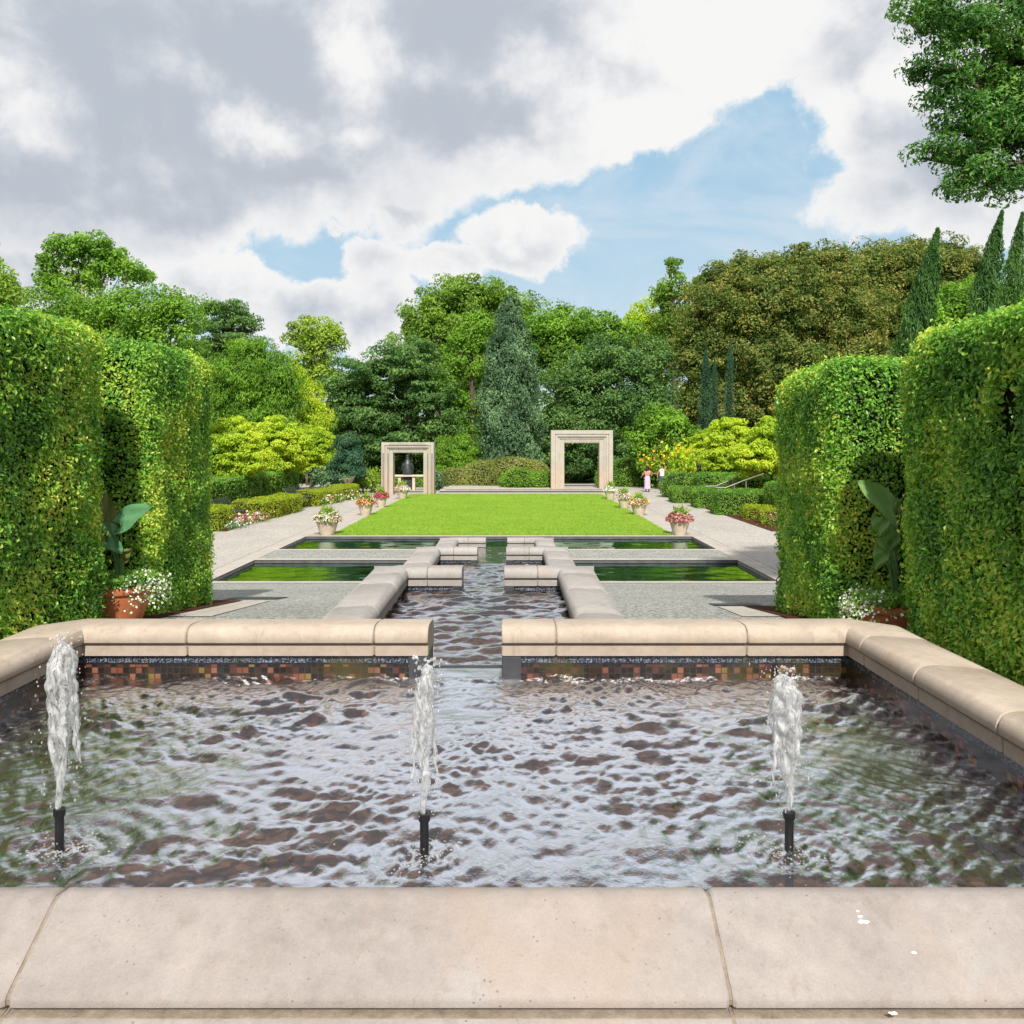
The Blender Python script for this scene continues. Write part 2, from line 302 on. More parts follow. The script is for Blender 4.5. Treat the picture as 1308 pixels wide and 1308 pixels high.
# ------------------------------------------------------------------ mesh builder
def nrm(a): return a / np.maximum(np.linalg.norm(a, axis=-1, keepdims=True), 1e-9)
class NB:
    def __init__(s): s.V = []; s.T = []; s.Mi = []; s.Rn = []; s.U = []; s.n = 0
    def add(s, v, t, m=0, r=None, uv=None):
        v = np.asarray(v, float).reshape(-1, 3); t = np.asarray(t, np.int64).reshape(-1, 3)
        s.V.append(v); s.T.append(t + s.n); s.n += len(v); k = len(t)
        s.Mi.append(np.full(k, m)); s.Rn.append(np.full(k, .5) if r is None else np.asarray(r, float))
        s.U.append(np.zeros((k * 3, 2)) if uv is None else np.asarray(uv, float).reshape(-1, 2)[t.reshape(-1)])
        return s
    def quads(s, v, q, m=0, uv=None):
        q = np.asarray(q).reshape(-1, 4)
        return s.add(v, np.concatenate([q[:, [0, 1, 2]], q[:, [0, 2, 3]]], 1).reshape(-1, 3), m, None, uv)
    def leaves(s, P, N, size, asp=.5, jit=.7, fold=.12, T=None, m=0, tj=.5):
        P = np.asarray(P, float); n = len(P)
        if n == 0: return s
        nn = nrm(nrm(np.asarray(N, float)) + jit * rng.normal(size=(n, 3)) * .6)
        tv = rng.normal(size=(n, 3)) if T is None else nrm(np.broadcast_to(np.asarray(T, float), (n, 3))) + tj * rng.normal(size=(n, 3))
        t = nrm(tv - (tv * nn).sum(1, keepdims=True) * nn); b = np.cross(nn, t)
        sz = (size * (.65 + .7 * rng.random(n)))[:, None]
        v = np.stack([P - t * sz * .5, P - b * sz * asp * .5 + nn * fold * sz, P + t * sz * .5, P + b * sz * asp * .5 + nn * fold * sz], 1).reshape(-1, 3)
        i = (np.arange(n) * 4)[:, None]
        tri = np.concatenate([i, i + 1, i + 2, i, i + 2, i + 3], 1).reshape(-1, 3)
        return s.add(v, tri, m, np.repeat(rng.random(n), 2))
    def box(s, c, d, m=0, rz=0.0, taper=1.0):
        x, y, z = [k * .5 for k in d]
        v = np.array([(-x, -y, -z), (x, -y, -z), (x, y, -z), (-x, y, -z), (-x * taper, -y * taper, z), (x * taper, -y * taper, z), (x * taper, y * taper, z), (-x * taper, y * taper, z)])
        if rz: cs, sn = math.cos(rz), math.sin(rz); v = np.stack([v[:, 0] * cs - v[:, 1] * sn, v[:, 0] * sn + v[:, 1] * cs, v[:, 2]], 1)
        return s.quads(v + np.asarray(c, float), [(0, 3, 2, 1), (4, 5, 6, 7), (0, 1, 5, 4), (1, 2, 6, 5), (2, 3, 7, 6), (3, 0, 4, 7)], m)
    def tube(s, pts, rad, k=8, m=0, cap=True):
        pts = np.asarray(pts, float); n = len(pts); rad = np.broadcast_to(np.asarray(rad, float), (n,))
        tg = nrm(np.gradient(pts, axis=0)); ref = np.array([0, 0, 1.]) if abs(tg[:, 2]).max() < .9 else np.array([.83, .55, .1])
        a = nrm(np.cross(tg, ref)); b = np.cross(tg, a)
        th = np.arange(k) * 2 * math.pi / k
        v = pts[:, None] + rad[:, None, None] * (a[:, None] * np.cos(th)[None, :, None] + b[:, None] * np.sin(th)[None, :, None])
        q = [(i * k + j, i * k + (j + 1) % k, (i + 1) * k + (j + 1) % k, (i + 1) * k + j) for i in range(n - 1) for j in range(k)]
        s.quads(v.reshape(-1, 3), q, m)
        if cap:
            for e in (0, n - 1): s.add(np.vstack([v[e], pts[e]]), [(j, (j + 1) % k, k) for j in range(k)], m)
        return s
    def lathe(s, prof, c=(0, 0, 0), k=24, m=0, sq=0.0):
        th = np.arange(k) * 2 * math.pi / k; n = len(prof)
        f = 1.0 / np.maximum(np.abs(np.cos(th)), np.abs(np.sin(th))) if sq else np.ones(k)
        f = 1 + (f - 1) * sq
        v = np.array([[(r * f[j] * math.cos(th[j]), r * f[j] * math.sin(th[j]), z) for j in range(k)] for r, z in prof]).reshape(-1, 3) + np.asarray(c, float)
        return s.quads(v, [(i * k + j, i * k + (j + 1) % k, (i + 1) * k + (j + 1) % k, (i + 1) * k + j) for i in range(n - 1) for j in range(k)], m)
    def ball(s, c, r, k=12, m=0, amp=0.0, seed=0):
        r = np.broadcast_to(np.asarray(r, float), (3,)); nu, nv = k * 2, k
        th = np.arange(nu) * 2 * math.pi / nu; ph = np.linspace(0, math.pi, nv + 1)
        d = np.stack([np.sin(ph)[:, None] * np.cos(th), np.sin(ph)[:, None] * np.sin(th), np.repeat(np.cos(ph)[:, None], nu, 1)], -1).reshape(-1, 3)
        w = 1 + amp * (np.sin(5 * d[:, 0] + seed) * np.sin(4 * d[:, 1] + seed * 1.7) + .6 * np.sin(9 * d[:, 2] + 7 * d[:, 0] + seed))
        v = d * r * w[:, None] + np.asarray(c, float)
        return s.quads(v, [(i * nu + j, (i + 1) * nu + j, (i + 1) * nu + (j + 1) % nu, i * nu + (j + 1) % nu) for i in range(nv) for j in range(nu)], m)
    def sweep(s, path, prof, m=0, chamfer=True, inset=.006, caps=True, grow=0.0):
        """prof: (u,w): u to the left of the travel direction, w up"""
        P = [np.asarray(p, float) for p in path]; fr = []
        seg = [nrm((b - a)[None])[0] for a, b in zip(P[:-1], P[1:])]
        lf = [np.array([-d[1], d[0], 0]) for d in seg]
        for i, p in enumerate(P):
            if i == 0: fr.append((p, lf[0]))
            elif i == len(P) - 1: fr.append((p, lf[-1]))
            else:
                a, b = lf[i - 1], lf[i]
                if chamfer:
                    for wgt in (.72, .28): fr.append((p, nrm((a * wgt + b * (1 - wgt))[None])[0] * 1.10))
                else:
                    mm = nrm((a + b)[None])[0]; fr.append((p, mm / max(mm @ a, .3)))
        pr = np.asarray(prof, float); pc = pr.mean(0); k = len(pr)
        L = [0.0]
        for i in range(1, len(fr)): L.append(L[-1] + np.linalg.norm(fr[i][0] - fr[i - 1][0]))
        rings = []; us = []
        def ring(p, n, q): return p + n[None] * q[:, :1] + np.array([0, 0, 1.])[None] * q[:, 1:]
        ins = pr + (pc - pr) * min(1, inset / max(np.linalg.norm(pr - pc, axis=1).mean(), 1e-6))
        if inset: rings.append(ring(*fr[0], ins)); us.append(0)
        for i, (p, n) in enumerate(fr):
            sh = np.zeros(3)
            if inset and i == 0: sh = seg[0] * inset
            if inset and i == len(fr) - 1: sh = -seg[-1] * inset
            rings.append(ring(p + sh, n, pr)); us.append(L[i])
        if inset: rings.append(ring(*fr[-1], ins)); us.append(L[-1])
        v = np.concatenate(rings); nr = len(rings)
        pl = np.concatenate([[0], np.cumsum(np.linalg.norm(np.diff(pr, axis=0), axis=1))])
        uv = np.stack([np.repeat(us, k), np.tile(pl, nr)], 1)
        q = [(i * k + j, i * k + (j + 1), (i + 1) * k + j + 1, (i + 1) * k + j) for i in range(nr - 1) for j in range(k - 1)]
        s.quads(v, q, m, uv)
        if caps:
            for e in (0, nr - 1):
                w = np.vstack([rings[e], rings[e].mean(0)]); s.add(w, [(j, (j + 1) % k, k) for j in range(k)], m)
        return s
    def build(s, name, mats, root=None, loc=None, smooth=None, rz=0.0):
        V = np.concatenate(s.V); T = np.concatenate(s.T)
        off = np.array(root['_b'] if root is not None else (loc if loc is not None else (0, 0, 0)), float)
        V = V - off
        me = bpy.data.meshes.new(name); nt = len(T)
        me.vertices.add(len(V)); me.vertices.foreach_set('co', V.astype(np.float32).ravel())
        me.loops.add(nt * 3); me.loops.foreach_set('vertex_index', T.astype(np.int32).ravel())
        me.polygons.add(nt); me.polygons.foreach_set('loop_start', np.arange(0, nt * 3, 3, dtype=np.int32))
        me.polygons.foreach_set('material_index', np.concatenate(s.Mi).astype(np.int32))
        me.update(calc_edges=True)
        a = me.attributes.new('rnd', 'FLOAT', 'FACE'); a.data.foreach_set('value', np.concatenate(s.Rn).astype(np.float32))
        u = me.uv_layers.new(name='UVMap'); u.data.foreach_set('uv', np.concatenate(s.U).astype(np.float32).ravel())
        for x in (mats if isinstance(mats, (list, tuple)) else [mats]): me.materials.append(M[x] if isinstance(x, str) else x)
        if smooth is not None:
            me.shade_smooth(); me.set_sharp_from_angle(angle=R(smooth))
        else: me.shade_flat()
        o = bpy.data.objects.new(name, me); COL.objects.link(o)
        if root is not None: o.parent = root
        else: o.location = off
        return o
def thing(name, label, cat, loc, group=None):
    o = bpy.data.objects.new(name, None); COL.objects.link(o); o.empty_display_size = .2
    o.location = loc; o['_b'] = [float(k) for k in loc]
    return tag(o, label, cat, group)
def tag(o, label=None, cat=None, group=None, kind=None):
    if label: o['label'] = label
    if cat: o['category'] = cat
    if group: o['group'] = group
    if kind: o['kind'] = kind
    return o
def struct(o): o['kind'] = 'structure'; return o
def bevel(o, w=.01, seg=2):
    b = o.modifiers.new('bevel', 'BEVEL'); b.width = w; b.segments = seg; b.limit_method = 'ANGLE'; b.angle_limit = R(40); return o
def copy_tree(o, loc, label=None):
    c = o.copy(); COL.objects.link(c); c.location = loc
    if label: c['label'] = label
    for ch in o.children:
        d = ch.copy(); COL.objects.link(d); d.parent = c
        for g in ch.children:
            e = g.copy(); COL.objects.link(e); e.parent = d
    return c

# ------------------------------------------------------------------ ground, paths, lawn
def sheet(name, xs, ys, eps, m, hole=None):
    nb = NB(); xs = sorted(set(xs)); ys = sorted(set(ys))
    for a, b in zip(xs[:-1], xs[1:]):
        for c, d in zip(ys[:-1], ys[1:]):
            if hole and hole((a + b) / 2, (c + d) / 2): continue
            nb.quads([(a, c, ground_z(c) + eps), (b, c, ground_z(c) + eps), (b, d, ground_z(d) + eps), (a, d, ground_z(d) + eps)], [(0, 1, 2, 3)])
    return struct(nb.build(name, m))
PX0, PX1 = CX - 5.72, CX + 5.72
FP, RP = (17.3, 20.4), (22.5, 25.5)               # front and rear reflecting pools (y range)
W, WO, GAP = .96, 1.40, .265                      # channel half width inside, outside, half width of its gaps
def hole(x, y):
    if y > 17.1 and abs(x - CX) > 6.13: return True
    if CX - 3.1 < x < CX + 3.1 and 2.75 < y < 6.75: return True
    if abs(x - CX) < W + .15 and 6.7 < y < 21.4: return True
    if PX0 < x < PX1 and (FP[0] < y < FP[1] or RP[0] < y < RP[1]): return True
    return False
HX = [CX - 3.1, CX + 3.1, CX - W - .15, CX + W + .15, PX0, PX1]
HYS = [2.75, 6.75, 6.7, 21.4, *FP, *RP, 8.8, 17.1]
sheet('ground', [-400, 400] + HX, [-60, 500] + HYS, 0, 'soil', lambda x, y: hole(x, min(y, 17.0)) if y < 17.1 else (abs(x - CX) < 6.13 and hole(x, y)))
sheet('terrace_paving', [CX - 6.6, CX - 6.135, CX + 6.135, CX + 6.6] + HX, [7.0, 25.62] + HYS, .006, 'aggregate', hole)
sheet('path', [-9.3, PX0 - .45], [12, 17.1, 47.2], .004, 'pathaggregate')
sheet('path', [PX1 + .45, 8.75], [12, 17.1, 47.2], .004, 'pathaggregate')
sheet('path', [-16, 16], [46.6, 58], .005, 'pathaggregate')
# pale borders
LX0, LX1 = CX - 5.05, CX + 5.25
for a, b, c, d in ((PX0 - .42, PX0, 17.1, 25.9), (PX1, PX1 + .42, 17.1, 25.9), (PX0 - .42, LX0 + .02, 25.9, 46.4), (LX1 - .02, PX1 + .42, 25.9, 46.4),
                   (-7.4, 7.0, 46.4, 47.5)):
    sheet('stone_border_or_shadow', [a, b], [c, d], .012, 'paleborder')
for x0, x1 in ((PX0, CX - WO), (CX + WO, PX1)):
    sheet('stone_border_or_shadow', [x0, x1], [FP[0] - .26, FP[0]], .012, 'paleborder')
    sheet('stone_border_or_shadow', [x0, x1], [FP[1], FP[1] + .3], .012, 'paleborder')
    sheet('stone_border_or_shadow', [x0, x1], [RP[0] - .3, RP[0]], .012, 'paleborder')
sheet('stone_border_or_shadow', [PX0, PX1], [RP[1], RP[1] + .34], .012, 'paleborder')
# flagstone kerb bands beside the planting beds on the ramp, then dark slabs as paving shadow
def slab(name, pts, eps, m):
    nb = NB(); p = [(x, y, ground_z(y) + eps) for x, y in pts]
    nb.quads(p, [(0, 1, 2, 3)]); return struct(nb.build(name, m))
slab('stone_border_or_shadow', [(-3.55, 8.9), (-3.1, 8.9), (-3.2, 11.5), (-3.55, 11.5)], .014, 'paleborder')
slab('stone_border_or_shadow', [(2.4, 8.9), (2.8, 8.9), (2.8, 10.4), (2.5, 10.4)], .014, 'paleborder')
slab('stone_border_or_shadow', [(-3.95, 11.8), (-3.2, 11.8), (-3.15, 12.3), (-3.9, 12.3)], .016, 'slate')  # dark slab stands in for a shadow lying on the paving
slab('stone_border_or_shadow', [(2.5, 10.5), (3.1, 10.5), (3.1, 10.9), (2.5, 10.9)], .016, 'slate')  # matching shadow slab on the right side
# planting beds
def bed(name, x0, x1, y0, y1, eps=.02):
    ys = sorted({y0, y1, *[k for k in (8.8, 17.1) if y0 < k < y1]})
    return sheet(name, [x0, x1], ys, eps, 'mulch')
bed('planting_bed', -8.2, -3.55, 2.0, 11.5); bed('planting_bed', 2.8, 8.0, 2.0, 10.4)
bed('planting_bed', -14, -8.9, 27, 44.5); bed('planting_bed', 8.2, 14, 27, 44.5)
# lawn: slightly crowned turf with short blades
nb = NB(); nx, ny = 30, 50
gxs, gys = np.linspace(LX0, LX1, nx + 1), np.linspace(25.86, 46.4, ny + 1)
def lawn_z(x, y): return .0125 + .06 * np.clip(np.minimum(np.minimum(x - LX0, LX1 - x), np.minimum(y - 25.86, 46.4 - y)) / 1.2, 0, 1) + .012 * np.sin(x * 2.1 + y) * np.sin(y * .9) * np.clip(np.minimum(np.minimum(x - LX0, LX1 - x), np.minimum(y - 25.86, 46.4 - y)) / 1.2, 0, 1)
Xg, Yg = np.meshgrid(gxs, gys); Zg = lawn_z(Xg, Yg)
nb.quads(np.stack([Xg, Yg, Zg], -1).reshape(-1, 3), [(j * (nx + 1) + i, j * (nx + 1) + i + 1, (j + 1) * (nx + 1) + i + 1, (j + 1) * (nx + 1) + i) for j in range(ny) for i in range(nx)])
gm, nt = mat('turf'); g = geopos(nt)
col = ramp(nt, mth(nt, 'ADD', mth(nt, 'MULTIPLY', noise(nt, g, .5, 5, .6), .55), mth(nt, 'MULTIPLY', noise(nt, g, 9, 6, .8), .45)), [(.35, (.14, .255, .02)), (.52, (.215, .355, .034)), (.68, (.32, .43, .06))])
col = mixc(nt, mth(nt, 'MULTIPLY', smooth(nt, noise(nt, g, .8, 6, .7, .8), .56, .72), .5), col, (.40, .38, .12))
sx_ = nt.nodes.new('ShaderNodeSeparateXYZ'); lk(nt, g, sx_.inputs[0])
band = mth(nt, 'GREATER_THAN', mth(nt, 'SINE', mth(nt, 'ADD', mth(nt, 'MULTIPLY', sx_.outputs[1], 4.2), mth(nt, 'MULTIPLY', noise(nt, g, 1.5, 3), 1.2))), 0.0)
col = mixc(nt, mth(nt, 'MULTIPLY', band, .16), col, (.10, .20, .02))
finish(nt, col, .8, .15, noise(nt, g, 40, 4, .8), 1.0, .03); M['turf'] = gm
struct(nb.build('lawn', 'turf', smooth=60))
n = 60000
gp = np.stack([rng.uniform(LX0, LX1, n), 25.88 + 20.5 * rng.random(n) ** 1.5, np.zeros(n)], 1); gp[:, 2] = lawn_z(gp[:, 0], gp[:, 1]) + .015
nb = NB().leaves(gp, np.tile([0, -1., .3], (n, 1)), .06, .22, .9, .05, T=(0, 0, 1), tj=.55)
tag(nb.build('grass', 'grassblade'), 'short bright green turf blades covering the central lawn', 'grass', kind='stuff')

# ------------------------------------------------------------------ fountain basin and stepped channel
COP = [(.03, -.225), (0, -.222), (0, -.140), (-.012, -.134), (-.024, -.118), (-.028, -.090), (-.020, -.055), (.0, -.025), (.035, -.006), (.085, 0), (.16, -.002),
       (.30, -.012), (.42, -.028), (.47, -.045), (.50, -.075), (.50, -.225)]
COPC = [(.03, -.225), (0, -.222), (0, -.140), (-.012, -.134), (-.024, -.118), (-.028, -.090), (-.020, -.055), (.0, -.025), (.035, -.006), (.085, 0), (.15, -.002),
        (.26, -.008), (.36, -.014), (.42, -.03), (.44, -.06), (.44, -.225)]
NEARC = [(.03, -.225), (0, -.222), (0, -.140), (-.012, -.134), (-.026, -.110), (-.024, -.065), (-.004, -.024), (.028, -.006), (.070, 0), (.100, -.010),
         (.330, -.138), (.344, -.148), (.349, -.158), (.349, -.174), (.334, -.178), (.334, -.190), (.376, -.192), (.392, -.200), (.397, -.215), (.397, -.42), (.03, -.42)]
def cutpath(path, cuts, gap=.006):
    P = [np.asarray(p, float) for p in path]; L = [0]
    for a, b in zip(P[:-1], P[1:]): L.append(L[-1] + np.linalg.norm(b - a))
    def pt(s):
        for i in range(len(P) - 1):
            if s <= L[i + 1] + 1e-9: return P[i] + (P[i + 1] - P[i]) * (s - L[i]) / (L[i + 1] - L[i])
        return P[-1]
    e = [0] + sorted(cuts) + [L[-1]]; out = []
    for a, b in zip(e[:-1], e[1:]):
        a2 = a + (gap / 2 if a > 0 else 0); b2 = b - (gap / 2 if b < L[-1] else 0)
        out.append([pt(a2)] + [P[i] for i in range(1, len(P) - 1) if a2 + .02 < L[i] < b2 - .02] + [pt(b2)])
    return out
def course(path, prof, cuts, root, m='sandstone', zwall=-.9, mosaic=True, uin=.03, uout=None):
    """a run of coping stones on a wall: coping > mortar, wall"""
    nb = NB()
    for sub in cutpath(path, cuts, .011): nb.sweep(sub, prof, inset=.008)
    cop = nb.build('coping', m, root, smooth=28)
    pr = np.asarray(prof); pc = pr.mean(0); d = nrm(pc - pr) * .011
    pj = NB().sweep([np.asarray(path[0], float) + nrm((np.asarray(path[1], float) - np.asarray(path[0], float))[None])[0] * .02] + [np.asarray(p, float) for p in path[1:-1]] +
                    [np.asarray(path[-1], float) - nrm((np.asarray(path[-1], float) - np.asarray(path[-2], float))[None])[0] * .02], pr + d, inset=0)
    mo = pj.build('mortar', 'mortar', root); mo.parent = cop
    uo = uout if uout else max(p[0] for p in prof) - .03
    z0 = min(p[1] for p in prof) + .004 if not uout else -.225 + .004
    NB().sweep(path, [(uin, z0), (uin, zwall)], chamfer=False, inset=0, caps=False).build('tile_wall', 'mosaic', root)
    NB().sweep(path, [(uo, zwall), (uo, z0), (uin + .002, z0)], chamfer=False, inset=0, caps=False).build('outer_wall', m, root)
    return cop
ZP, HW = 1.41, 2.89
basin = thing('fountain_basin', 'large rectangular fountain basin in the foreground, sandstone rim with rounded coping and mosaic inside', 'fountain', (CX, 4.6, 1.0))
YN = 2.73
course([(CX - HW, YN + .004, ZP), (CX - HW, 6.5, ZP), (CX - .278, 6.5, ZP)], COP, [1.1, 2.2, 3.42, 3.77 + .79, 3.77 + 2.2], basin)
course([(CX + .278, 6.5, ZP), (CX + HW, 6.5, ZP), (CX + HW, YN + .004, ZP)], COP, [.41, 1.85, 2.61 + .3, 2.61 + 1.12, 2.61 + 2.04, 2.61 + 3.0], basin)
# near rim: travel -X so that "left" points to the viewer
xs_near = [gx(75, 2.66), gx(905, 2.66)]
x0n = CX + HW + .55
course([(x0n, YN, ZP), (CX - HW - .55, YN, ZP)], NEARC, [x0n - 2.0, x0n - xs_near[1], x0n - xs_near[0], x0n + 2.75], basin, 'sandstone_cool', uout=.37)
nb = NB()                                          # bird droppings and pale specks on the near rim
for px, py, r in ((1102, 1178, .012), (1098, 1172, .006), (1166, 1218, .006), (1140, 1295, .008), (1095, 1165, .004)):
    Yp = (1.39 + .564 * 2.66) / ((py - 565) / F + .564); Xp = gx(px, Yp); Zp = H - (py - 565) / F * Yp
    NB().ball((Xp, Yp - .004, Zp + .004), (r * 1.4, r * .7, .004), 6, amp=.25, seed=px).build('dropping', 'whitepaint', basin, smooth=60)
# dark slate blocks at the ends of the far wall
for sx in (-1, 1):
    bevel(NB().box((CX + sx * (.278 + .075), 6.5 + .235, .94), (.145, .45, .486)).build('slate_block', 'slate', basin), .006)
NB().quads([(CX - HW - .04, YN - .04, .62), (CX + HW + .04, YN - .04, .62), (CX + HW + .04, 6.6, .62), (CX - HW - .04, 6.6, .62)], [(0, 1, 2, 3)]).build('basin_floor', 'poolfloor', basin)
bevel(NB().box((CX, 6.76, .79), (.62, .40, .42)).build('sill', 'slate', basin), .01)

LEV = [(6.99, 10.8, 1.22, .93), (11.23, 15.8, .86, .56), (16.23, 21.2, .44, .20)]    # y start, y of cross wall, coping top, water level
chan = thing('stepped_channel', 'long stepped water channel of pale stone running from basin to lawn in three levels', 'water channel', (CX, 13, .3))
for i, (y0, y1, zt, zw) in enumerate(LEV):
    Lh = y1 - y0
    js = [k * 1.35 for k in range(1, int(Lh / 1.35) + 1) if k * 1.35 < Lh - .5]
    zd = min(-.75, ground_z(y1) - zt - .3) if i < 2 else -.75
    course([(CX - W, y0, zt), (CX - W, y1, zt), (CX - GAP, y1, zt)], COPC, js + [Lh - .35, Lh + .26], chan, 'channelstone', zd)
    course([(CX + GAP, y1, zt), (CX + W, y1, zt), (CX + W, y0, zt)], COPC, [.42] + [W - GAP + .35] + [W - GAP + k + .1 for k in js if k + .1 > .6], chan, 'channelstone', zd)
    NB().quads([(CX - W - .04, y0 - .1, zw - .35), (CX + W + .04, y0 - .1, zw - .35), (CX + W + .04, y1 + .3, zw - .35), (CX - W - .04, y1 + .3, zw - .35)], [(0, 1, 2, 3)]).build('channel_floor', 'poolfloor', chan)
    bevel(NB().box((CX, y1 + .22, zw - .16), (GAP * 2 + .02, .36, .26)).build('sill', 'slate', chan), .01)
    for sx in (-1, 1):
        bevel(NB().box((CX + sx * (GAP + .06), y1 + .20, zt - .345), (.125, .38, .23)).build('slate_block', 'slate', chan), .005)
    # the curved shoulder that carries each rim down to the next level
    if i < 3:
        z2 = LEV[i + 1][2] if i < 2 else .02
        for sx in (-1, 1):
            pts = []
            for t in np.linspace(0, 1, 9):
                yy = y1 + .41 + .55 * t; zz = zt - .03 + (z2 + .0 - zt + .03) * (1 - (1 - t) ** 2.2)
                pts.append((yy, zz))
            v = []; 
            for yy, zz in pts:
                for xx in (W - .02, WO + .03): v.append((CX + sx * xx, yy, zz))
                for xx in (WO + .03, W - .02): v.append((CX + sx * xx, yy, z2 - .3))
            q = [(a * 4 + j, a * 4 + (j + 1) % 4, (a + 1) * 4 + (j + 1) % 4, (a + 1) * 4 + j) for a in range(len(pts) - 1) for j in range(4)]
            q += [(0, 1, 2, 3), tuple(len(v) - 4 + k for k in range(4))]
            NB().quads(v, q).build('shoulder', 'channelstone', chan, smooth=30)

# water surfaces
def waves(X, Y, n, lmin, lmax, slope, dirmean=None, spread=math.pi, seed=1):
    r = np.random.default_rng(seed); Z = np.zeros_like(X)
    for _ in range(n):
        lam = math.exp(r.uniform(math.log(lmin), math.log(lmax))); k = 2 * math.pi / lam
        th = r.uniform(-math.pi, math.pi) if dirmean is None else dirmean + r.normal() * spread
        a = slope / k * r.uniform(.5, 1.3)
        ph = k * (X * math.cos(th) + Y * math.sin(th)) + r.uniform(0, 6.28) + .8 * np.sin(.9 * X * k * .25 + r.uniform(0, 6)) + .8 * np.sin(Y * k * .21 + r.uniform(0, 6))
        Z += a * (np.sin(ph) + .25 * np.sin(2 * ph + .5))
    return Z
def grid_water(nb, x0, x1, y0, y1, z, step, fn):
    nx, ny = max(2, int((x1 - x0) / step)), max(2, int((y1 - y0) / step))
    X, Y = np.meshgrid(np.linspace(x0, x1, nx + 1), np.linspace(y0, y1, ny + 1)); Z = z + fn(X, Y)
    j, i = np.meshgrid(np.arange(ny), np.arange(nx), indexing='ij'); b = (j * (nx + 1) + i).ravel()
    nb.quads(np.stack([X, Y, Z], -1).reshape(-1, 3), np.stack([b, b + 1, b + nx + 2, b + nx + 1], 1))
JETS = [(gx(76, 3.75), 3.75), (gx(542, 3.70), 3.70), (gx(1008, 3.72), 3.72)]
ZW = 1.02
def poolfn(X, Y):
    env = .75 + .45 * np.sin(X * 1.7 + .8 * Y + 1) * np.sin(Y * 2.3 - .6 * X) + .25 * np.sin(X * 4.1 - Y * 3.3)
    env2 = .8 + .5 * np.sin(X * 2.3 - 1.1 * Y + 2) * np.sin(Y * 1.9 + .7 * X + 1)
    Z = env * waves(X, Y, 40, .04, .22, .058, seed=3) + env2 * waves(X, Y, 26, .08, .33, .078, math.pi / 2, .36, seed=9) + waves(X, Y, 10, .35, .9, .035, math.pi / 2, .6, seed=14)
    for jx, jy in JETS:
        d = np.hypot(X - jx, Y - jy); Z += .008 * np.exp(-d * 1.8) * np.sin(d * 60) + .010 * np.exp(-(d / .16) ** 2) * np.sin(X * 90) * np.sin(Y * 80)
    return Z
nb = NB(); grid_water(nb, CX - HW - .028, CX + HW + .028, YN - .028, 6.528, ZW, .010, poolfn)
grid_water(nb, CX - .277, CX + .277, 6.529, 6.93, ZW - .012, .02, lambda X, Y: waves(X, Y, 10, .12, .4, .03, math.pi / 2, .4, 4) * np.clip((6.93 - Y) / .2, 0, 1) - .03 * np.clip((Y - 6.8) / .13, 0, 1) ** 2)
nb.quads([(CX - .277, 6.93, ZW - .042), (CX + .277, 6.93, ZW - .042), (CX + .277, 6.98, .90), (CX - .277, 6.98, .90)], [(0, 1, 2, 3)])
struct(nb.build('water', 'poolwater', smooth=180))
for i, (y0, y1, zt, zw) in enumerate(LEV):
    sl = (.11, .07, .02)[i]
    fn = lambda X, Y: waves(X, Y, 16, .14, .42, sl, math.pi / 2, .38, 20 + i) + waves(X, Y, 10, .08, .25, sl * .45, None, 1, 40 + i)
    nb = NB(); grid_water(nb, CX - W - .028, CX + W + .028, y0 - .03, y1 + .028, zw, .025, fn)
    zn = LEV[i + 1][3] if i < 2 else -.075
    fg = lambda X, Y: waves(X, Y, 8, .15, .4, sl * .6, math.pi / 2, .3, 60 + i) * np.clip((y1 + .4 - Y) / .15, 0, 1) - .03 * np.clip((Y - y1 - .25) / .15, 0, 1) ** 2
    grid_water(nb, CX - GAP + .001, CX + GAP - .001, y1 + .03, y1 + .40, zw - .006, .025, fg)
    nb.quads([(CX - GAP, y1 + .40, zw - .036), (CX + GAP, y1 + .40, zw - .036), (CX + GAP, y1 + .47, zn - .03), (CX - GAP, y1 + .47, zn - .03)], [(0, 1, 2, 3)])
    struct(nb.build('water', 'channelwater', smooth=180))
for y0, y1 in (FP, RP):
    nb = NB(); grid_water(nb, PX0, PX1, y0, y1, -.075, .12, lambda X, Y: waves(X, Y, 16, .25, .9, .008, math.pi / 2, .5, seed=int(y0)))
    struct(nb.build('water', 'stillwater', smooth=180))
    p = thing('reflecting_pool', 'shallow reflecting pool nearer the fountain, split by the channel' if y0 < 20 else 'shallow reflecting pool beside the edge of the lawn', 'pool', (CX, (y0 + y1) / 2, 0), 'reflecting pools')
    nb = NB()
    for zc, zh, off, mm in ((-.035, .06, 0.0, 0), (-.105, .065, .012, 0), (-.28, .26, .004, 1)):
        t = .22 - off
        nb.box((CX, y1 + t / 2 - .0 + off, zc), (2 * 5.72 + .4, t, zh), 1 if zc < -.05 else 2); nb.box((CX, y0 - t / 2 - off, zc), (2 * 5.72 + .4, t, zh), mm)
        for sx in (-1, 1): nb.box((CX + sx * (5.72 + t / 2 + off), (y0 + y1) / 2, zc), (t, y1 - y0 - .002 + 2 * off, zh), mm)
    nb.build('pool_wall', ['stackstone', 'slate', 'darkstone'], p)
    NB().quads([(PX0 - .05, y0 - .05, -.40), (PX1 + .05, y0 - .05, -.40), (PX1 + .05, y1 + .05, -.40), (PX0 - .05, y1 + .05, -.40)], [(0, 1, 2, 3)]).build('pool_floor', 'darkfloor', p)

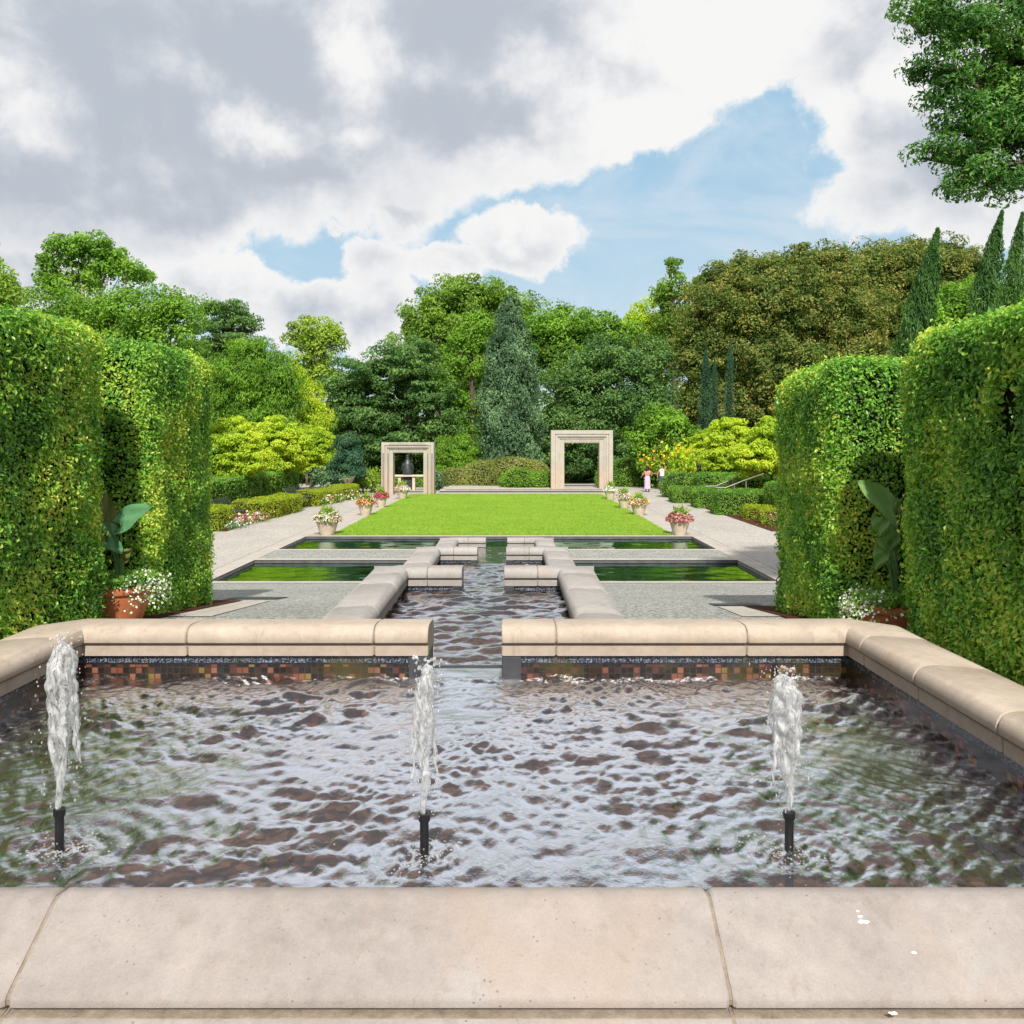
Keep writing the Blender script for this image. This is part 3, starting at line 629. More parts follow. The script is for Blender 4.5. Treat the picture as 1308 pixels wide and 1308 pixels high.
# ------------------------------------------------------------------ fountain jets
def make_jet(x, y, seed, lean, bulk, hscale, label):
    r = np.random.default_rng(seed); hs = hscale
    root = thing('fountain_jet', label, 'fountain jet', (x, y, ZW - .05), 'fountain jets')
    zt = ZW + .186
    noz = NB().lathe([(0, ZW - .3), (.019, ZW - .3), (.019, zt - .03), (.025, zt - .03), (.026, zt - .002), (.022, zt), (.012, zt), (.010, zt - .02), (0, zt - .02)], (x, y, 0), 20).build('nozzle', 'plastic', root, smooth=40)
    for k in range(3):
        NB().ball((x + .019 * math.cos(k * 2.1 - 1.6), y + .019 * math.sin(k * 2.1 - 1.6), ZW + .04), (.004, .004, .005), 6).build('bolt', 'steel', root).parent = noz
    prof = [(0, .011), (.06, .014), (.14, .021), (.22, .032), (.30, .043), (.40, .051), (.50, .055), (.58, .054), (.63, .046), (.67, .032), (.69, .016), (.70, .003)]
    zs = np.linspace(0, .70, 120); rr = np.interp(zs, [p[0] for p in prof], [p[1] for p in prof])
    k = 44; th = np.arange(k) * 2 * math.pi / k
    A, Z = np.meshgrid(th, zs); Rr = np.repeat(rr[:, None], k, 1)
    dsp = np.zeros_like(A)
    for o in range(14):
        m1 = r.integers(1, 9); kz = r.uniform(8, 90); dsp += r.uniform(.4, 1) * np.sin(m1 * A + kz * Z + r.uniform(0, 6)) * (1 / (1 + o * .12))
    amp = np.interp(Z, [0, .15, .4, .7], [.02, .05, .11, .13])
    Rr = Rr * bulk * (1 + amp * dsp) * np.where(Z < .2, 1 / bulk, 1)
    cxo = lean * (Z / .7) ** 2 * .7 + .006 * np.sin(Z * 25 + seed)
    nb = NB(); V = np.stack([x + cxo + Rr * np.cos(A), y + Rr * np.sin(A), zt + Z * hs], -1).reshape(-1, 3)
    nb.quads(V, [(i * k + j, i * k + (j + 1) % k, (i + 1) * k + (j + 1) % k, (i + 1) * k + j) for i in range(len(zs) - 1) for j in range(k)])
    for s_ in range(8):                             # sheets and strands falling back from the head
        a = r.uniform(0, 6.28); z0 = zt + hs * r.uniform(.42, .64); L = r.uniform(.12, .38); ro = r.uniform(.030, .060) * bulk
        t = np.linspace(0, 1, 16)
        px = x + lean * .55 + (ro + .03 * t) * math.cos(a) + .004 * np.sin(t * 20 + s_); py = y + (ro + .03 * t) * math.sin(a); pz = z0 - L * t
        nb.tube(np.stack([px, py, pz], 1), .013 * (1 - t * .75) * (1 + .45 * np.sin(t * 17 + s_)) + .002, 9)
    nb.build('water_plume', 'jet', root, smooth=180)
    nb = NB()
    for _ in range(320):
        h = r.random(); a = r.uniform(0, 6.28); rad = abs(r.normal()) * .045 + .03
        q = (x + lean * h + rad * math.cos(a), y + rad * math.sin(a), zt + .72 * hs * h ** .7); s0 = r.uniform(.001, .0042)
        nb.ball(q, (s0, s0, s0 * r.uniform(1, 2.4)), 4)
    for _ in range(16):
        q = (x + lean + r.normal() * .035, y + r.normal() * .03, zt + .68 * hs + r.random() * .05); nb.ball(q, r.uniform(.003, .008), 5, amp=.2, seed=_)
    tag(nb.build('droplets', 'jet', root, smooth=180), kind='stuff')
    nb = NB()
    for _ in range(380):
        a = r.uniform(0, 6.28); d = abs(r.normal()) * .12 + .015; s0 = r.uniform(.001, .0045)
        nb.ball((x + lean * 1.2 + d * math.cos(a), y + d * math.sin(a), ZW + .003 + r.random() ** 3 * .02), (s0 * 1.3, s0 * 1.3, s0 * .6), 4)
    tag(nb.build('foam', 'jet', root, smooth=180), kind='stuff')
make_jet(*JETS[0], 11, .02, 1.0, 1.04, 'left fountain jet, slim tapering plume above a bare black nozzle')
make_jet(*JETS[1], 23, .012, .72, .92, 'middle fountain jet, narrowest water column above a straight black nozzle')
make_jet(*JETS[2], 37, -.035, 1.12, .85, 'right fountain jet, broad ragged plume leaning left with water running down its nozzle')

# ------------------------------------------------------------------ foliage builders
def ellip(n): return nrm(rng.normal(size=(n, 3)))
def crown(nb, blobs, leaf, n_cl, per, clr, asp=.55, up=.45, jit=.8, T=None, tj=.5, flat=.7, m=0, shell=.62, core=0.0, cm=1):
    """blobs: (centre, radii). Foliage clumps spread through the outer volume of each blob, leaves over each clump"""
    vol = np.array([(b[1][0] * b[1][2] + b[1][0] * b[1][1]) for b in blobs]); cnt = np.maximum(4, (n_cl * vol / vol.sum()).astype(int))
    PP, NN = [], []
    for (c, r), k in zip(blobs, cnt):
        d = ellip(k); rad = shell + (1 - shell) * rng.random(k) ** .6
        cc = np.asarray(c) + d * np.asarray(r) * rad[:, None]
        cr = clr * rng.uniform(.6, 1.35, k)
        e = ellip(k * per).reshape(k, per, 3); rr = (.45 + .55 * rng.random((k, per, 1)) ** .5) * cr[:, None, None]
        P = cc[:, None] + e * rr * np.array([1, 1, flat]); N = e * .7 + d[:, None] * .4 + np.array([0, 0, up])
        PP.append(P.reshape(-1, 3)); NN.append(N.reshape(-1, 3))
        # sparse fill inside
        ki = k * per // 7; di = ellip(ki); Pi = np.asarray(c) + di * np.asarray(r) * (rng.random((ki, 1)) ** .5 * shell); PP.append(Pi); NN.append(di + np.array([0, 0, up]))
    P = np.concatenate(PP); N = np.concatenate(NN); keep = P[:, 2] > .05
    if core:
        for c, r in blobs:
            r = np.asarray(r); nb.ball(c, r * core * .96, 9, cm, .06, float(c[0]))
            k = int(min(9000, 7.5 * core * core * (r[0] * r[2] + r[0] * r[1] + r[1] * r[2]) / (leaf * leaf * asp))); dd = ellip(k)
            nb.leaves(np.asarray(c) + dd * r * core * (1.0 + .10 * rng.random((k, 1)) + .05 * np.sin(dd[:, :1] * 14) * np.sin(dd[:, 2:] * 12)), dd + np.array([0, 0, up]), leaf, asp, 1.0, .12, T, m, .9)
    nb.leaves(P[keep], N[keep], leaf, asp, jit, .12, T, m, tj)
def pxblobs(bl, Y, df=.9):
    out = []
    for b in bl:
        cx, cy, rx, ry = b[:4]; dy = b[4] if len(b) > 4 else 0
        s = (Y + dy) / F
        out.append((at(cx, cy, Y + dy), (rx * s, rx * s * df, ry * s)))
    return out
def trunk(nb, base, top, r0, blobs, m=0, k=9):
    base = np.asarray(base, float); top = np.asarray(top, float); t = np.linspace(0, 1, 8)[:, None]
    p = base + (top - base) * t + np.sin(t * 5) * np.array([r0 * .5, r0 * .4, 0]); nb.tube(p, np.interp(t[:, 0], [0, .08, 1], [r0 * 1.35, r0, r0 * .35]), k, m)
    for c, r in blobs:
        s = base + (top - base) * random.uniform(.45, .85); c = np.asarray(c)
        for q in range(3):
            e = c + ellip(1)[0] * np.asarray(r) * .6; mid = (s + e) / 2 + np.array([0, 0, .12 * np.linalg.norm(e - s)])
            nb.tube([s, (s + mid) / 2, mid, (mid + e) / 2, e], np.array([.40, .33, .24, .16, .07]) * r0, 6, m)
def tree(name, label, cat, Y, bl, pal, leaf, n_cl, per, clr, group='trees around the garden', trunkpx=None, r0=.22, bark='bark', base_z=0.0, **kw):
    bs = pxblobs(bl, Y); c = np.mean([b[0] for b in bs], 0)
    bx = trunkpx if trunkpx is not None else None
    base = np.array([gx(bx, Y) if bx is not None else c[0], Y, base_z])
    root = thing(name, label, cat, base, group)
    top = max(bs, key=lambda b: b[0][2] + b[1][2] * .4); topp = np.array([top[0][0], top[0][1], top[0][2] + top[1][2] * .2])
    nb = NB(); trunk(nb, base - np.array([0, 0, .1]), topp, r0, bs); nb.build('trunk', bark, root, smooth=60)
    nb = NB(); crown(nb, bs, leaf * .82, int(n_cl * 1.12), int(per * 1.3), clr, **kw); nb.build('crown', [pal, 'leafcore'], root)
    return root

def rbox_pts(x0, x1, y0, y1, z0, z1, r, dens, faces=('top', 'x0', 'x1', 'y0', 'y1')):
    P = []
    def uni(a, b, n): return rng.uniform(a, b, n)
    A = {'top': (x1 - x0) * (y1 - y0), 'x0': (y1 - y0) * (z1 - z0), 'x1': (y1 - y0) * (z1 - z0), 'y0': (x1 - x0) * (z1 - z0), 'y1': (x1 - x0) * (z1 - z0)}
    for f in faces:
        n = int(A[f] * dens); X, Y, Z = uni(x0, x1, n), uni(y0, y1, n), uni(z0, z1, n)
        if f == 'top': Z = np.full(n, z1)
        if f == 'x0': X = np.full(n, x0)
        if f == 'x1': X = np.full(n, x1)
        if f == 'y0': Y = np.full(n, y0)
        if f == 'y1': Y = np.full(n, y1)
        P.append(np.stack([X, Y, Z], 1))
    return rround(np.concatenate(P), x0, x1, y0, y1, z0, z1, r)
def rround(P, x0, x1, y0, y1, z0, z1, r):
    q = np.stack([np.clip(P[:, 0], x0 + r, x1 - r), np.clip(P[:, 1], y0 + r, y1 - r), np.minimum(P[:, 2], z1 - r)], 1)
    N = nrm(P - q); return q + N * r, N
def wob(P, amp, s=1.0):
    x, y, z = P[:, 0] * s, P[:, 1] * s, P[:, 2] * s
    return amp * (.7 * np.sin(2.9 * x + 1.3 * y + 3.7 * z) * np.sin(3.3 * y - 2.1 * z + 1) + .5 * np.sin(7.1 * y + 5.3 * z + 2) * np.sin(6.1 * z - 4.7 * y + 3 * x) + .35 * np.sin(13 * y + 3 * x) * np.sin(15 * z + 5 * x + 1))
def hedge_mesh(nb, x0, x1, y0, y1, z0, z1, r, dens, leaf, faces=('top', 'x0', 'x1', 'y0', 'y1'), amp=.04, asp=.52, shag=.03, holes=()):
    P, N = rbox_pts(x0, x1, y0, y1, z0, z1, r, dens, faces)
    P = P + N * (wob(P, amp) + rng.normal(size=len(P)) * shag)[:, None]
    keep = np.ones(len(P), bool)
    for hc, hr in holes: keep &= (((P - np.asarray(hc)) / np.asarray(hr)) ** 2).sum(1) > rng.uniform(.5, 1.3, len(P))
    P, N = P[keep], N[keep]
    nb.leaves(P, N + np.array([0, 0, .35]), leaf, asp, 1.0, .10, T=N * .6 + np.array([0, 0, .5]), tj=.9)
    if leaf < .05 and amp > .03:
        q = rng.integers(0, len(P), 900); t = rng.random((900, 1)) * .10; nb.leaves(P[q] + (N[q] + np.array([0, 0, .8])) * t, N[q], leaf * 1.15, asp, 1.0, .1, T=N[q] + np.array([0, 0, 1.]), tj=.5)
    k = len(P) // 2; nb.leaves(P[:k] - N[:k] * leaf * 1.3, N[:k], leaf * 1.2, .6, .8)
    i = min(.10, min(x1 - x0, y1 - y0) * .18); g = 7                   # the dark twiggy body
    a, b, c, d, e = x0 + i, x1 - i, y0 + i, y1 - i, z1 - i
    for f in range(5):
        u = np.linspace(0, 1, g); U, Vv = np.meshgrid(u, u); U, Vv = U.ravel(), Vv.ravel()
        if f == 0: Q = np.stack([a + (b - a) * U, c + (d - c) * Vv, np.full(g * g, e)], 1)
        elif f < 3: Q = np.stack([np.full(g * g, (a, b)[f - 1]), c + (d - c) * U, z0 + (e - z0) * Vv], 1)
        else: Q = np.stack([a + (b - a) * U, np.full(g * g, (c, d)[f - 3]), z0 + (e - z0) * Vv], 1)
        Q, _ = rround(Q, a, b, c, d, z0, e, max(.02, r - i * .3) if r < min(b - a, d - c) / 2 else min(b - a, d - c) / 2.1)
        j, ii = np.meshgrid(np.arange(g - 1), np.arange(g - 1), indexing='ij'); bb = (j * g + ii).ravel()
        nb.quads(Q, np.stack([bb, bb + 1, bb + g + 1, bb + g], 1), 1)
def clipped(nb, blobs, leaf, dens, zmin=.0, amp=.03, asp=.5):
    for c, r in blobs:
        r = np.asarray(r, float); a, b, cc = r; area = 4 * math.pi * (((a * b) ** 1.6 + (a * cc) ** 1.6 + (b * cc) ** 1.6) / 3) ** .625
        n = int(area * dens); d = ellip(n); P = np.asarray(c) + d * r; N = nrm(d / r)
        P = P + N * (wob(P, amp, 1.4) + rng.normal(size=n) * leaf * .4)[:, None]; k = P[:, 2] > zmin
        nb.leaves(P[k], N[k] + np.array([0, 0, .4]), leaf, asp, 1.0, .1)
        nb.ball(c, r * .9, 10, 1)

# ------------------------------------------------------------------ tall hedges
def tall_hedge(label, x0, x1, y0, y1, z0, z1, r, faces, dens=3300, leaf=.041, holes=()):
    root_loc = ((x0 + x1) / 2, (y0 + y1) / 2, z0)
    nb = NB(); hedge_mesh(nb, x0, x1, y0, y1, z0, z1, r, dens, leaf, faces, .035, holes=holes, shag=.022)
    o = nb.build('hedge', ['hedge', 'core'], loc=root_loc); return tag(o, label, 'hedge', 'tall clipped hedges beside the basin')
AF = ('top', 'x0', 'x1', 'y0', 'y1')
tall_hedge('tall clipped hedge in left foreground, nearest on the left side of the basin', -6.0, -3.82, 3.6, 8.15, .95, 3.86, .20, AF)
tall_hedge('tall clipped hedge behind the left terracotta pot, with dark end face', -6.2, -3.75, 8.9, 10.95, .68, 3.88, .30, AF)
tall_hedge('tall clipped hedge in right foreground with a ragged hole near its top', 3.2, 5.6, 3.6, 7.1, .95, 3.68, .22, AF, holes=[((3.2, 5.55, 2.98), (.5, .13, .2))])
tall_hedge('tall clipped hedge behind the right terracotta pot, with dark end face', 3.0, 5.6, 8.0, 9.85, .80, 3.58, .28, AF)
nb = NB()
for q in range(6): nb.tube([(3.55, 5.5 + q * .03, 2.85 + q * .04), (3.36, 5.52 + q * .04, 2.9 + q * .03), (3.24, 5.42 + q * .06, 2.93 + q * .035)], [.012, .008, .003], 5)
o = nb.build('branch', 'bark', loc=(3.5, 5.5, 2.9)); o.parent = [k for k in COL.objects if k.name == 'hedge.002'][0]; o.location = Vector((3.5, 5.5, 2.9)) - o.parent.location

# ------------------------------------------------------------------ terracotta pots with elephant ears
def big_leaf(nb, base, tip, width, nrmv, m=0, seg=14):
    base, tip = np.asarray(base, float), np.asarray(tip, float); t = tip - base; L = np.linalg.norm(t); t = t / L
    nv = np.asarray(nrmv, float); nv = nv - (nv @ t) * t; nv /= np.linalg.norm(nv); b = np.cross(nv, t)
    V, UV = [], []
    for i in range(seg + 1):
        u = i / seg; w = width * (.5 * (math.sin(math.pi * (u * .86 + .14) ** .75)) ** .8 if u < 1 else 0) 
        for j in range(9):
            s = (j - 4) / 4; back = -.22 * L * abs(s) * (1 - u) ** 3
            V.append(base + t * (u * L + back) + b * s * w + nv * (.20 * w * abs(s) - .10 * L * u * u + .012 * math.sin(9 * u + 4 * s)))
            UV.append((u, s * w / width))
    nb.quads(V, [(i * 9 + j, i * 9 + j + 1, i * 9 + j + 10, i * 9 + j + 9) for i in range(seg) for j in range(8)], m, UV)
def terracotta_pot(label, x, y, zg, rad, ht, leaves, mirror, plume):
    root = thing('potted_plant', label, 'potted plant', (x, y, zg), 'terracotta pots between the hedges')
    p = [(0, 0), (rad * .62, 0), (rad * .66, .03), (rad * .88, ht * .66), (rad * .92, ht * .80), (rad * .97, ht * .82), (rad, ht * .86), (rad, ht * .97), (rad * .97, ht), (rad * .90, ht), (rad * .88, ht * .9), (0, ht * .9)]
    pot = NB().lathe([(r, zg + z) for r, z in p], (x, y, 0), 40).build('pot', 'terracotta', root, smooth=35)
    # swag moulded on the pot
    nb = NB()
    for a0 in np.arange(4) * math.pi / 2 - 2.2:
        aa = np.linspace(a0, a0 + 1.1, 14); zz = zg + ht * (.74 - .22 * np.sin((aa - a0) / 1.1 * math.pi)); rr = rad * (.885 - .10 * np.sin((aa - a0) / 1.1 * math.pi))
        nb.tube(np.stack([x + rr * np.cos(aa), y + rr * np.sin(aa), zz], 1), .014, 8)
    nb.build('swag', 'terracotta', root, smooth=60).parent = pot
    nb = NB(); n = 1500; a = rng.uniform(0, 6.28, n); rr = rad * np.sqrt(rng.random(n)) * 1.15; P = np.stack([x + rr * np.cos(a), y + rr * np.sin(a), zg + ht + .01 + .09 * rng.random(n)], 1)
    nb.leaves(P, np.tile([0, 0, 1.], (n, 1)), .055, .6, 1.3); nb.build('foliage', 'clip', root)
    nb = NB(); nf = 620
    for side, cnt in ((plume, nf), (-plume, nf // 9)):
        a = rng.normal(-math.pi / 2 + side * 1.55, .5, cnt); rr = rad * (.75 + .75 * rng.random(cnt) ** 1.2); P = np.stack([x + rr * np.cos(a), y + rr * np.sin(a), zg + ht + .07 - .30 * ((rr / rad - .75) / .75) ** 1.2 * rng.random(cnt) ** .7 + .03 * rng.normal(size=cnt)], 1)
        nb.leaves(P, np.stack([np.cos(a), np.sin(a), .6 + 0 * a], 1), .026, .9, .9); nb.leaves(P + rng.normal(size=P.shape) * .02, np.stack([np.cos(a), np.sin(a), .4 + 0 * a], 1), .035, .45, 1.2, m=1)
    nb.build('trailing_flowers', ['flower_white', 'clip'], root)
    for (bx, bz, tx, tz, w, nv, mm, dy) in leaves:
        b = np.array([x + bx, y + dy, bz]); t = np.array([x + tx, y + dy - .06, tz]); nb = NB(); big_leaf(nb, b, t, w, nv)
        lf = nb.build('leaf', mm, root, smooth=60)
        mid = (np.array([x, y, zg + ht]) + b) / 2 + np.array([.02, 0, .05])
        NB().tube([(x + .02, y, zg + ht - .05), mid, b], [.014, .011, .007], 7).build('stalk', 'bigleaf', root, smooth=60).parent = lf
    return root
Yl = 8.5; xl = gx(150, Yl)
def zz(py, Y): return H - (py - HY) * Y / F
def xx(px, Y, x): return gx(px, Y) - x
def lf(b, t, w, nv, m, dy, Y, x): return (xx(b[0], Y, x), zz(b[1], Y), xx(t[0], Y, x), zz(t[1], Y), w, nv, m, dy)
terracotta_pot('terracotta pot with upturned blue-green elephant ear leaf and white flowers, left of basin', xl, Yl, 1.0, .34, .40,
    [lf((160, 668), (199, 642), .25, (-.25, -1, .55), 'bigleaf', -.1, Yl, xl), lf((137, 672), (134, 626), .17, (.5, -1, .1), 'bronzeleaf', .05, Yl, xl), lf((150, 678), (137, 666), .12, (-.2, -1, .5), 'bigleaf', -.08, Yl, xl),
     lf((144, 690), (166, 702), .14, (.1, -.8, .7), 'bigleaf', -.1, Yl, xl), lf((160, 712), (172, 700), .12, (.3, -1, .2), 'bronzeleaf', -.05, Yl, xl), lf((134, 690), (128, 712), .16, (-.1, -1, .2), 'bronzeleaf', .05, Yl, xl)], 1, 1)
Yr = 7.55; xr = gx(1142, Yr)
terracotta_pot('terracotta pot with tall ragged elephant ear leaves and white flowers, right of basin', xr, Yr, 1.0, .31, .40,
    [lf((1140, 655), (1094, 611), .27, (.5, -1, .35), 'greenleaf', -.02, Yr, xr), lf((1120, 660), (1118, 684), .15, (-.3, -1, .3), 'greenleaf', -.06, Yr, xr), lf((1132, 700), (1112, 684), .15, (0, -.9, .6), 'greenleaf', -.08, Yr, xr),
     lf((1138, 678), (1130, 706), .13, (.2, -1, .2), 'greenleaf', -.05, Yr, xr), lf((1120, 700), (1110, 724), .13, (-.2, -1, .2), 'greenleaf', -.1, Yr, xr), lf((1140, 640), (1152, 655), .14, (.3, -1, .3), 'bronzeleaf', .05, Yr, xr)], -1, -1)

# ------------------------------------------------------------------ stone urn planters along the lawn
def urn(label, x, y, wd, ht, fl, seed):
    global rng; keep = rng; rng = np.random.default_rng(seed)
    root = thing('planter', label, 'planter', (x, y, .012), 'stone planters along the lawn')
    r = wd / 2
    NB().lathe([(0, .012), (r * .60, .012), (r * .64, .04), (r * .97, ht - .03), (r * 1.03, ht - .02), (r * 1.03, ht), (r * .93, ht), (r * .90, ht - .05), (0, ht - .05)], (x, y, 0), 32).build('pot', 'urnstone', root, smooth=35)
    nb = NB(); n = 1100; d = ellip(n); d[:, 2] = np.abs(d[:, 2]); P = np.array([x, y, ht - .02]) + d * np.array([r * 1.25, r * 1.25, .36]) * (.35 + .65 * rng.random((n, 1)) ** .5)
    nb.leaves(P, d + np.array([0, 0, .4]), .075, .5, 1.0); nb.build('foliage', 'clip', root)
    nb = NB(); n = 800; d = ellip(n); d[:, 2] = np.abs(d[:, 2]) * .8; P = np.array([x, y, ht]) + d * np.array([r * 1.36, r * 1.36, .36]) * (.80 + .26 * rng.random((n, 1)))
    sel = rng.random(n); th = np.arctan2(d[:, 1], d[:, 0])
    for k, f in enumerate(fl): 
        s = (np.sin(th * 2 + seed) * .25 + sel > k / len(fl)) & (np.sin(th * 2 + seed) * .25 + sel <= (k + 1) / len(fl)) if len(fl) > 1 else np.ones(n, bool)
        nb.leaves(P[s], d[s], .055, .95, .8, m=k)
    nb.build('flowers', list(fl), root)
    nb = NB(); n = 60; P = np.array([x, y, ht + .20]) + rng.normal(size=(n, 3)) * np.array([r * .35, r * .35, .06])
    nb.leaves(P + np.array([0, 0, .12]), rng.normal(size=(n, 3)), .24, .10, 1, T=(0, 0, 1), tj=.6); nb.build('grass_spray', 'lime', root)
    rng = keep
UL = [(418, 683, 29, ('flower_pink', 'flower_white'), 'stone planter of pink and white flowers, nearest on the left of the lawn'),
      (467, 658, 19.5, ('flower_pink', 'flower_yellow', 'flower_red'), 'stone planter of coral and yellow flowers, second on the left of the lawn'),
      (487, 648, 14.5, ('flower_red',), 'stone planter of dark red flowers, third along the left of the lawn'),
      (514, 637, 15.5, ('flower_pink', 'flower_white'), 'stone planter in front of the left stone gate'),
      (868, 683, 26, ('flower_red', 'flower_pink'), 'stone planter of deep red flowers, nearest on the right of the lawn'),
      (816, 658, 20.5, ('flower_yellow', 'flower_white', 'flower_red'), 'stone planter of yellow and white flowers, second on the right of the lawn'),
      (797, 649.5, 16, ('flower_white', 'flower_pink'), 'stone planter of white flowers, third along the right of the lawn'),
      (779, 638, 14, ('flower_white',), 'stone planter of leafy greenery by the foot of the right stone gate')]
for i, (px, py, w, fl, lab) in enumerate(UL):
    y = gy(py, .012); urn(lab, gx(px, y), y, w * y / F, .43, fl, 100 + i)

# ------------------------------------------------------------------ stone gates
def gate(label, px0, px1, pyt, pyb, ix0, ix1, iyt, zb, Y, ribs_all):
    x0, x1, zt = gx(px0, Y), gx(px1, Y), zz(pyt, Y); a0, a1, zi = gx(ix0, Y), gx(ix1, Y), zz(iyt, Y); D = 1.0
    root = thing('stone_gate', label, 'stone gate', ((x0 + x1) / 2, Y, zb), 'stone gates at the end of the lawn')
    steps = [(0, .0, D), (.30, .07, D), (.345, .03, D), (.50, .10, D), (.66, .15, D)]      # fraction from outside in, set-back of the front
    nb = NB(); N = len(steps)
    for i, (f, s, _) in enumerate(steps):
        f2 = steps[i + 1][0] if i + 1 < N else 1.0
        o0, o1, oz = x0 + (a0 - x0) * f, x1 + (a1 - x1) * f, zt + (zi - zt) * f
        q0, q1, qz = x0 + (a0 - x0) * f2, x1 + (a1 - x1) * f2, zt + (zi - zt) * f2
        yf, yb = Y + s, Y + D - s * .9
        for (u0, u1, w0, w1) in ((o0, q0, zb, oz), (q1, o1, zb, oz), (q0, q1, qz, oz)):
            nb.box(((u0 + u1) / 2, (yf + yb) / 2, (w0 + w1) / 2), (u1 - u0, yb - yf, w1 - w0))
    bevel(nb.build('frame', 'gatestone', root), .012)
    nb = NB(); f0, f1 = .70, .94
    zr0, zr1 = zt + (zi - zt) * f1, zt + (zi - zt) * f0
    n = 26
    for k in range(n):
        x = a0 + (a1 - a0) * (k + .5) / n; nb.box((x, Y + .145, (zr0 + zr1) / 2), ((a1 - a0) / n * .5, .10, zr1 - zr0))
    nb.build('fluting', 'gatestone', root)
    if ribs_all:
        for sx, xa, xb in ((0, x0, a0), (1, x1, a1)):
            for g0, g1, yy in ((.10, .24, .0), (.54, .64, .10)):
                nb = NB()
                for k in range(60):
                    z = zb + .1 + (zi - zb - .1) * (k + .5) / 60; nb.box((xa + (xb - xa) * (g0 + g1) / 2, Y + yy - .01, z), (abs(xb - xa) * (g1 - g0), .09, (zi - zb) / 60 * .5))
                nb.build('fluting', 'gatestone', root)
        nb = NB()
        for k in range(60):
            x = a0 - .2 + (a1 - a0 + .4) * (k + .5) / 60
            nb.box((x, Y + .0, zt + (zi - zt) * .17), ((a1 - a0) / 60 * .5, .09, (zt - zi) * .13))
        nb.build('fluting', 'gatestone', root)
gate('smaller stone gate with ribbed frame on the left, bronze figure seen through it', 487, 554, 565, 632, 501.5, 540.5, 578.5, .012, 45.6, True)
ZT = .16
gate('larger plain stone gate on the right of the clipped mound', 704, 783, 549.5, 624.5, 721, 766, 566, ZT, F * (H - ZT) / 59.5, False)
# low terrace behind the lawn: pale treads on dark risers
nb = NB(); xa, xb = gx(560, 48), gx(779, 48)
nb.box(((xa + xb) / 2, 50.6, .035), (xb - xa - .1, 4.9, .07), 1); nb.box(((xa + xb) / 2, 50.6, .0875), (xb - xa, 5.0, .033), 0)
nb.box(((xa + xb) / 2 , 51.0, .125), (xb - xa - .7, 4.9, .04), 1); nb.box(((xa + xb) / 2, 51.0, ZT - .008), (xb - xa - .6, 5.0, .024), 0)
struct(nb.build('terrace_step', ['paleborder', 'slate']))

# ------------------------------------------------------------------ statue behind the left gate
def skin_fig(name, joints, edges, mt, root, sub=2):
    me = bpy.data.meshes.new(name); me.from_pydata([j[:3] for j in joints], edges, [])
    o = bpy.data.objects.new(name, me); COL.objects.link(o)
    sk = o.modifiers.new('skin', 'SKIN'); sk.use_smooth_shade = True; ss = o.modifiers.new('sub', 'SUBSURF'); ss.levels = sub; ss.render_levels = sub
    sv = me.skin_vertices[0].data
    for i, j in enumerate(joints): sv[i].radius = (j[3], j[4] if len(j) > 4 else j[3])
    sv[0].use_root = True
    dg = bpy.context.evaluated_depsgraph_get(); m2 = bpy.data.meshes.new_from_object(o.evaluated_get(dg)); m2.name = name
    bpy.data.objects.remove(o); m2.materials.clear(); m2.materials.append(M[mt])
    o = bpy.data.objects.new(name, m2); COL.objects.link(o); o.parent = root; m2.shade_smooth()
    return o
Ys = 50.5; xs = gx(520.5, Ys); zs_ = zz(606.5, Ys)
sb = thing('stone_bench', 'stone slab bench on two supports behind the left gate, under the bronze figure', 'stone bench', (xs, Ys, 0))
bevel(NB().box((xs + .1, Ys, zs_ - .05), (1.95, .6, .10)).build('slab', 'urnstone', sb), .015)
for s in (-.52, .30): bevel(NB().box((xs + s + .08, Ys, (zs_ - .1) / 2), (.16, .45, zs_ - .1)).build('support', 'urnstone', sb), .01)
bevel(NB().box((xs + .02, Ys + .1, (zs_ - .11) / 2), (.46, .40, zs_ - .12)).build('pedestal', 'slate', sb), .01)
st = thing('statue', 'dark bronze seated figure seen from behind through the left gate', 'statue', (xs, Ys, zs_))
k = .86
J = [(0, 0, .16, .27, .2), (0, .02, .42, .26, .18), (0, .04, .70, .27, .17), (0, .06, .86, .14, .12), (0, .08, 1.0, .085), (0, .1, 1.14, .13, .14), (0, .1, 1.27, .11, .12),
     (-.26, .05, .76, .10), (-.36, .10, .48, .085), (-.30, .26, .26, .07), (.26, .05, .76, .10), (.36, .10, .48, .085), (.30, .26, .26, .07), (-.16, .30, .14, .14), (-.17, .62, .12, .10), (.16, .30, .14, .14), (.17, .62, .12, .10)]
E = [(0, 1), (1, 2), (2, 3), (3, 4), (4, 5), (5, 6), (2, 7), (7, 8), (8, 9), (2, 10), (10, 11), (11, 12), (0, 13), (13, 14), (0, 15), (15, 16)]
skin_fig('body', [tuple(c * k for c in j) for j in J], E, 'bronze', st)
NB().lathe([(.33 * k, .02), (.34 * k, .10), (.29 * k, .35), (.27 * k, .60), (.20 * k, .80), (.08 * k, .93)], (0, .02, 0), 28, sq=.1).build('cloak', 'bronze', None, smooth=60).parent = st
NB().ball((0, .07, 1.30 * k), (.10, .11, .07), 10).build('hair', 'bronze', None, smooth=90).parent = st

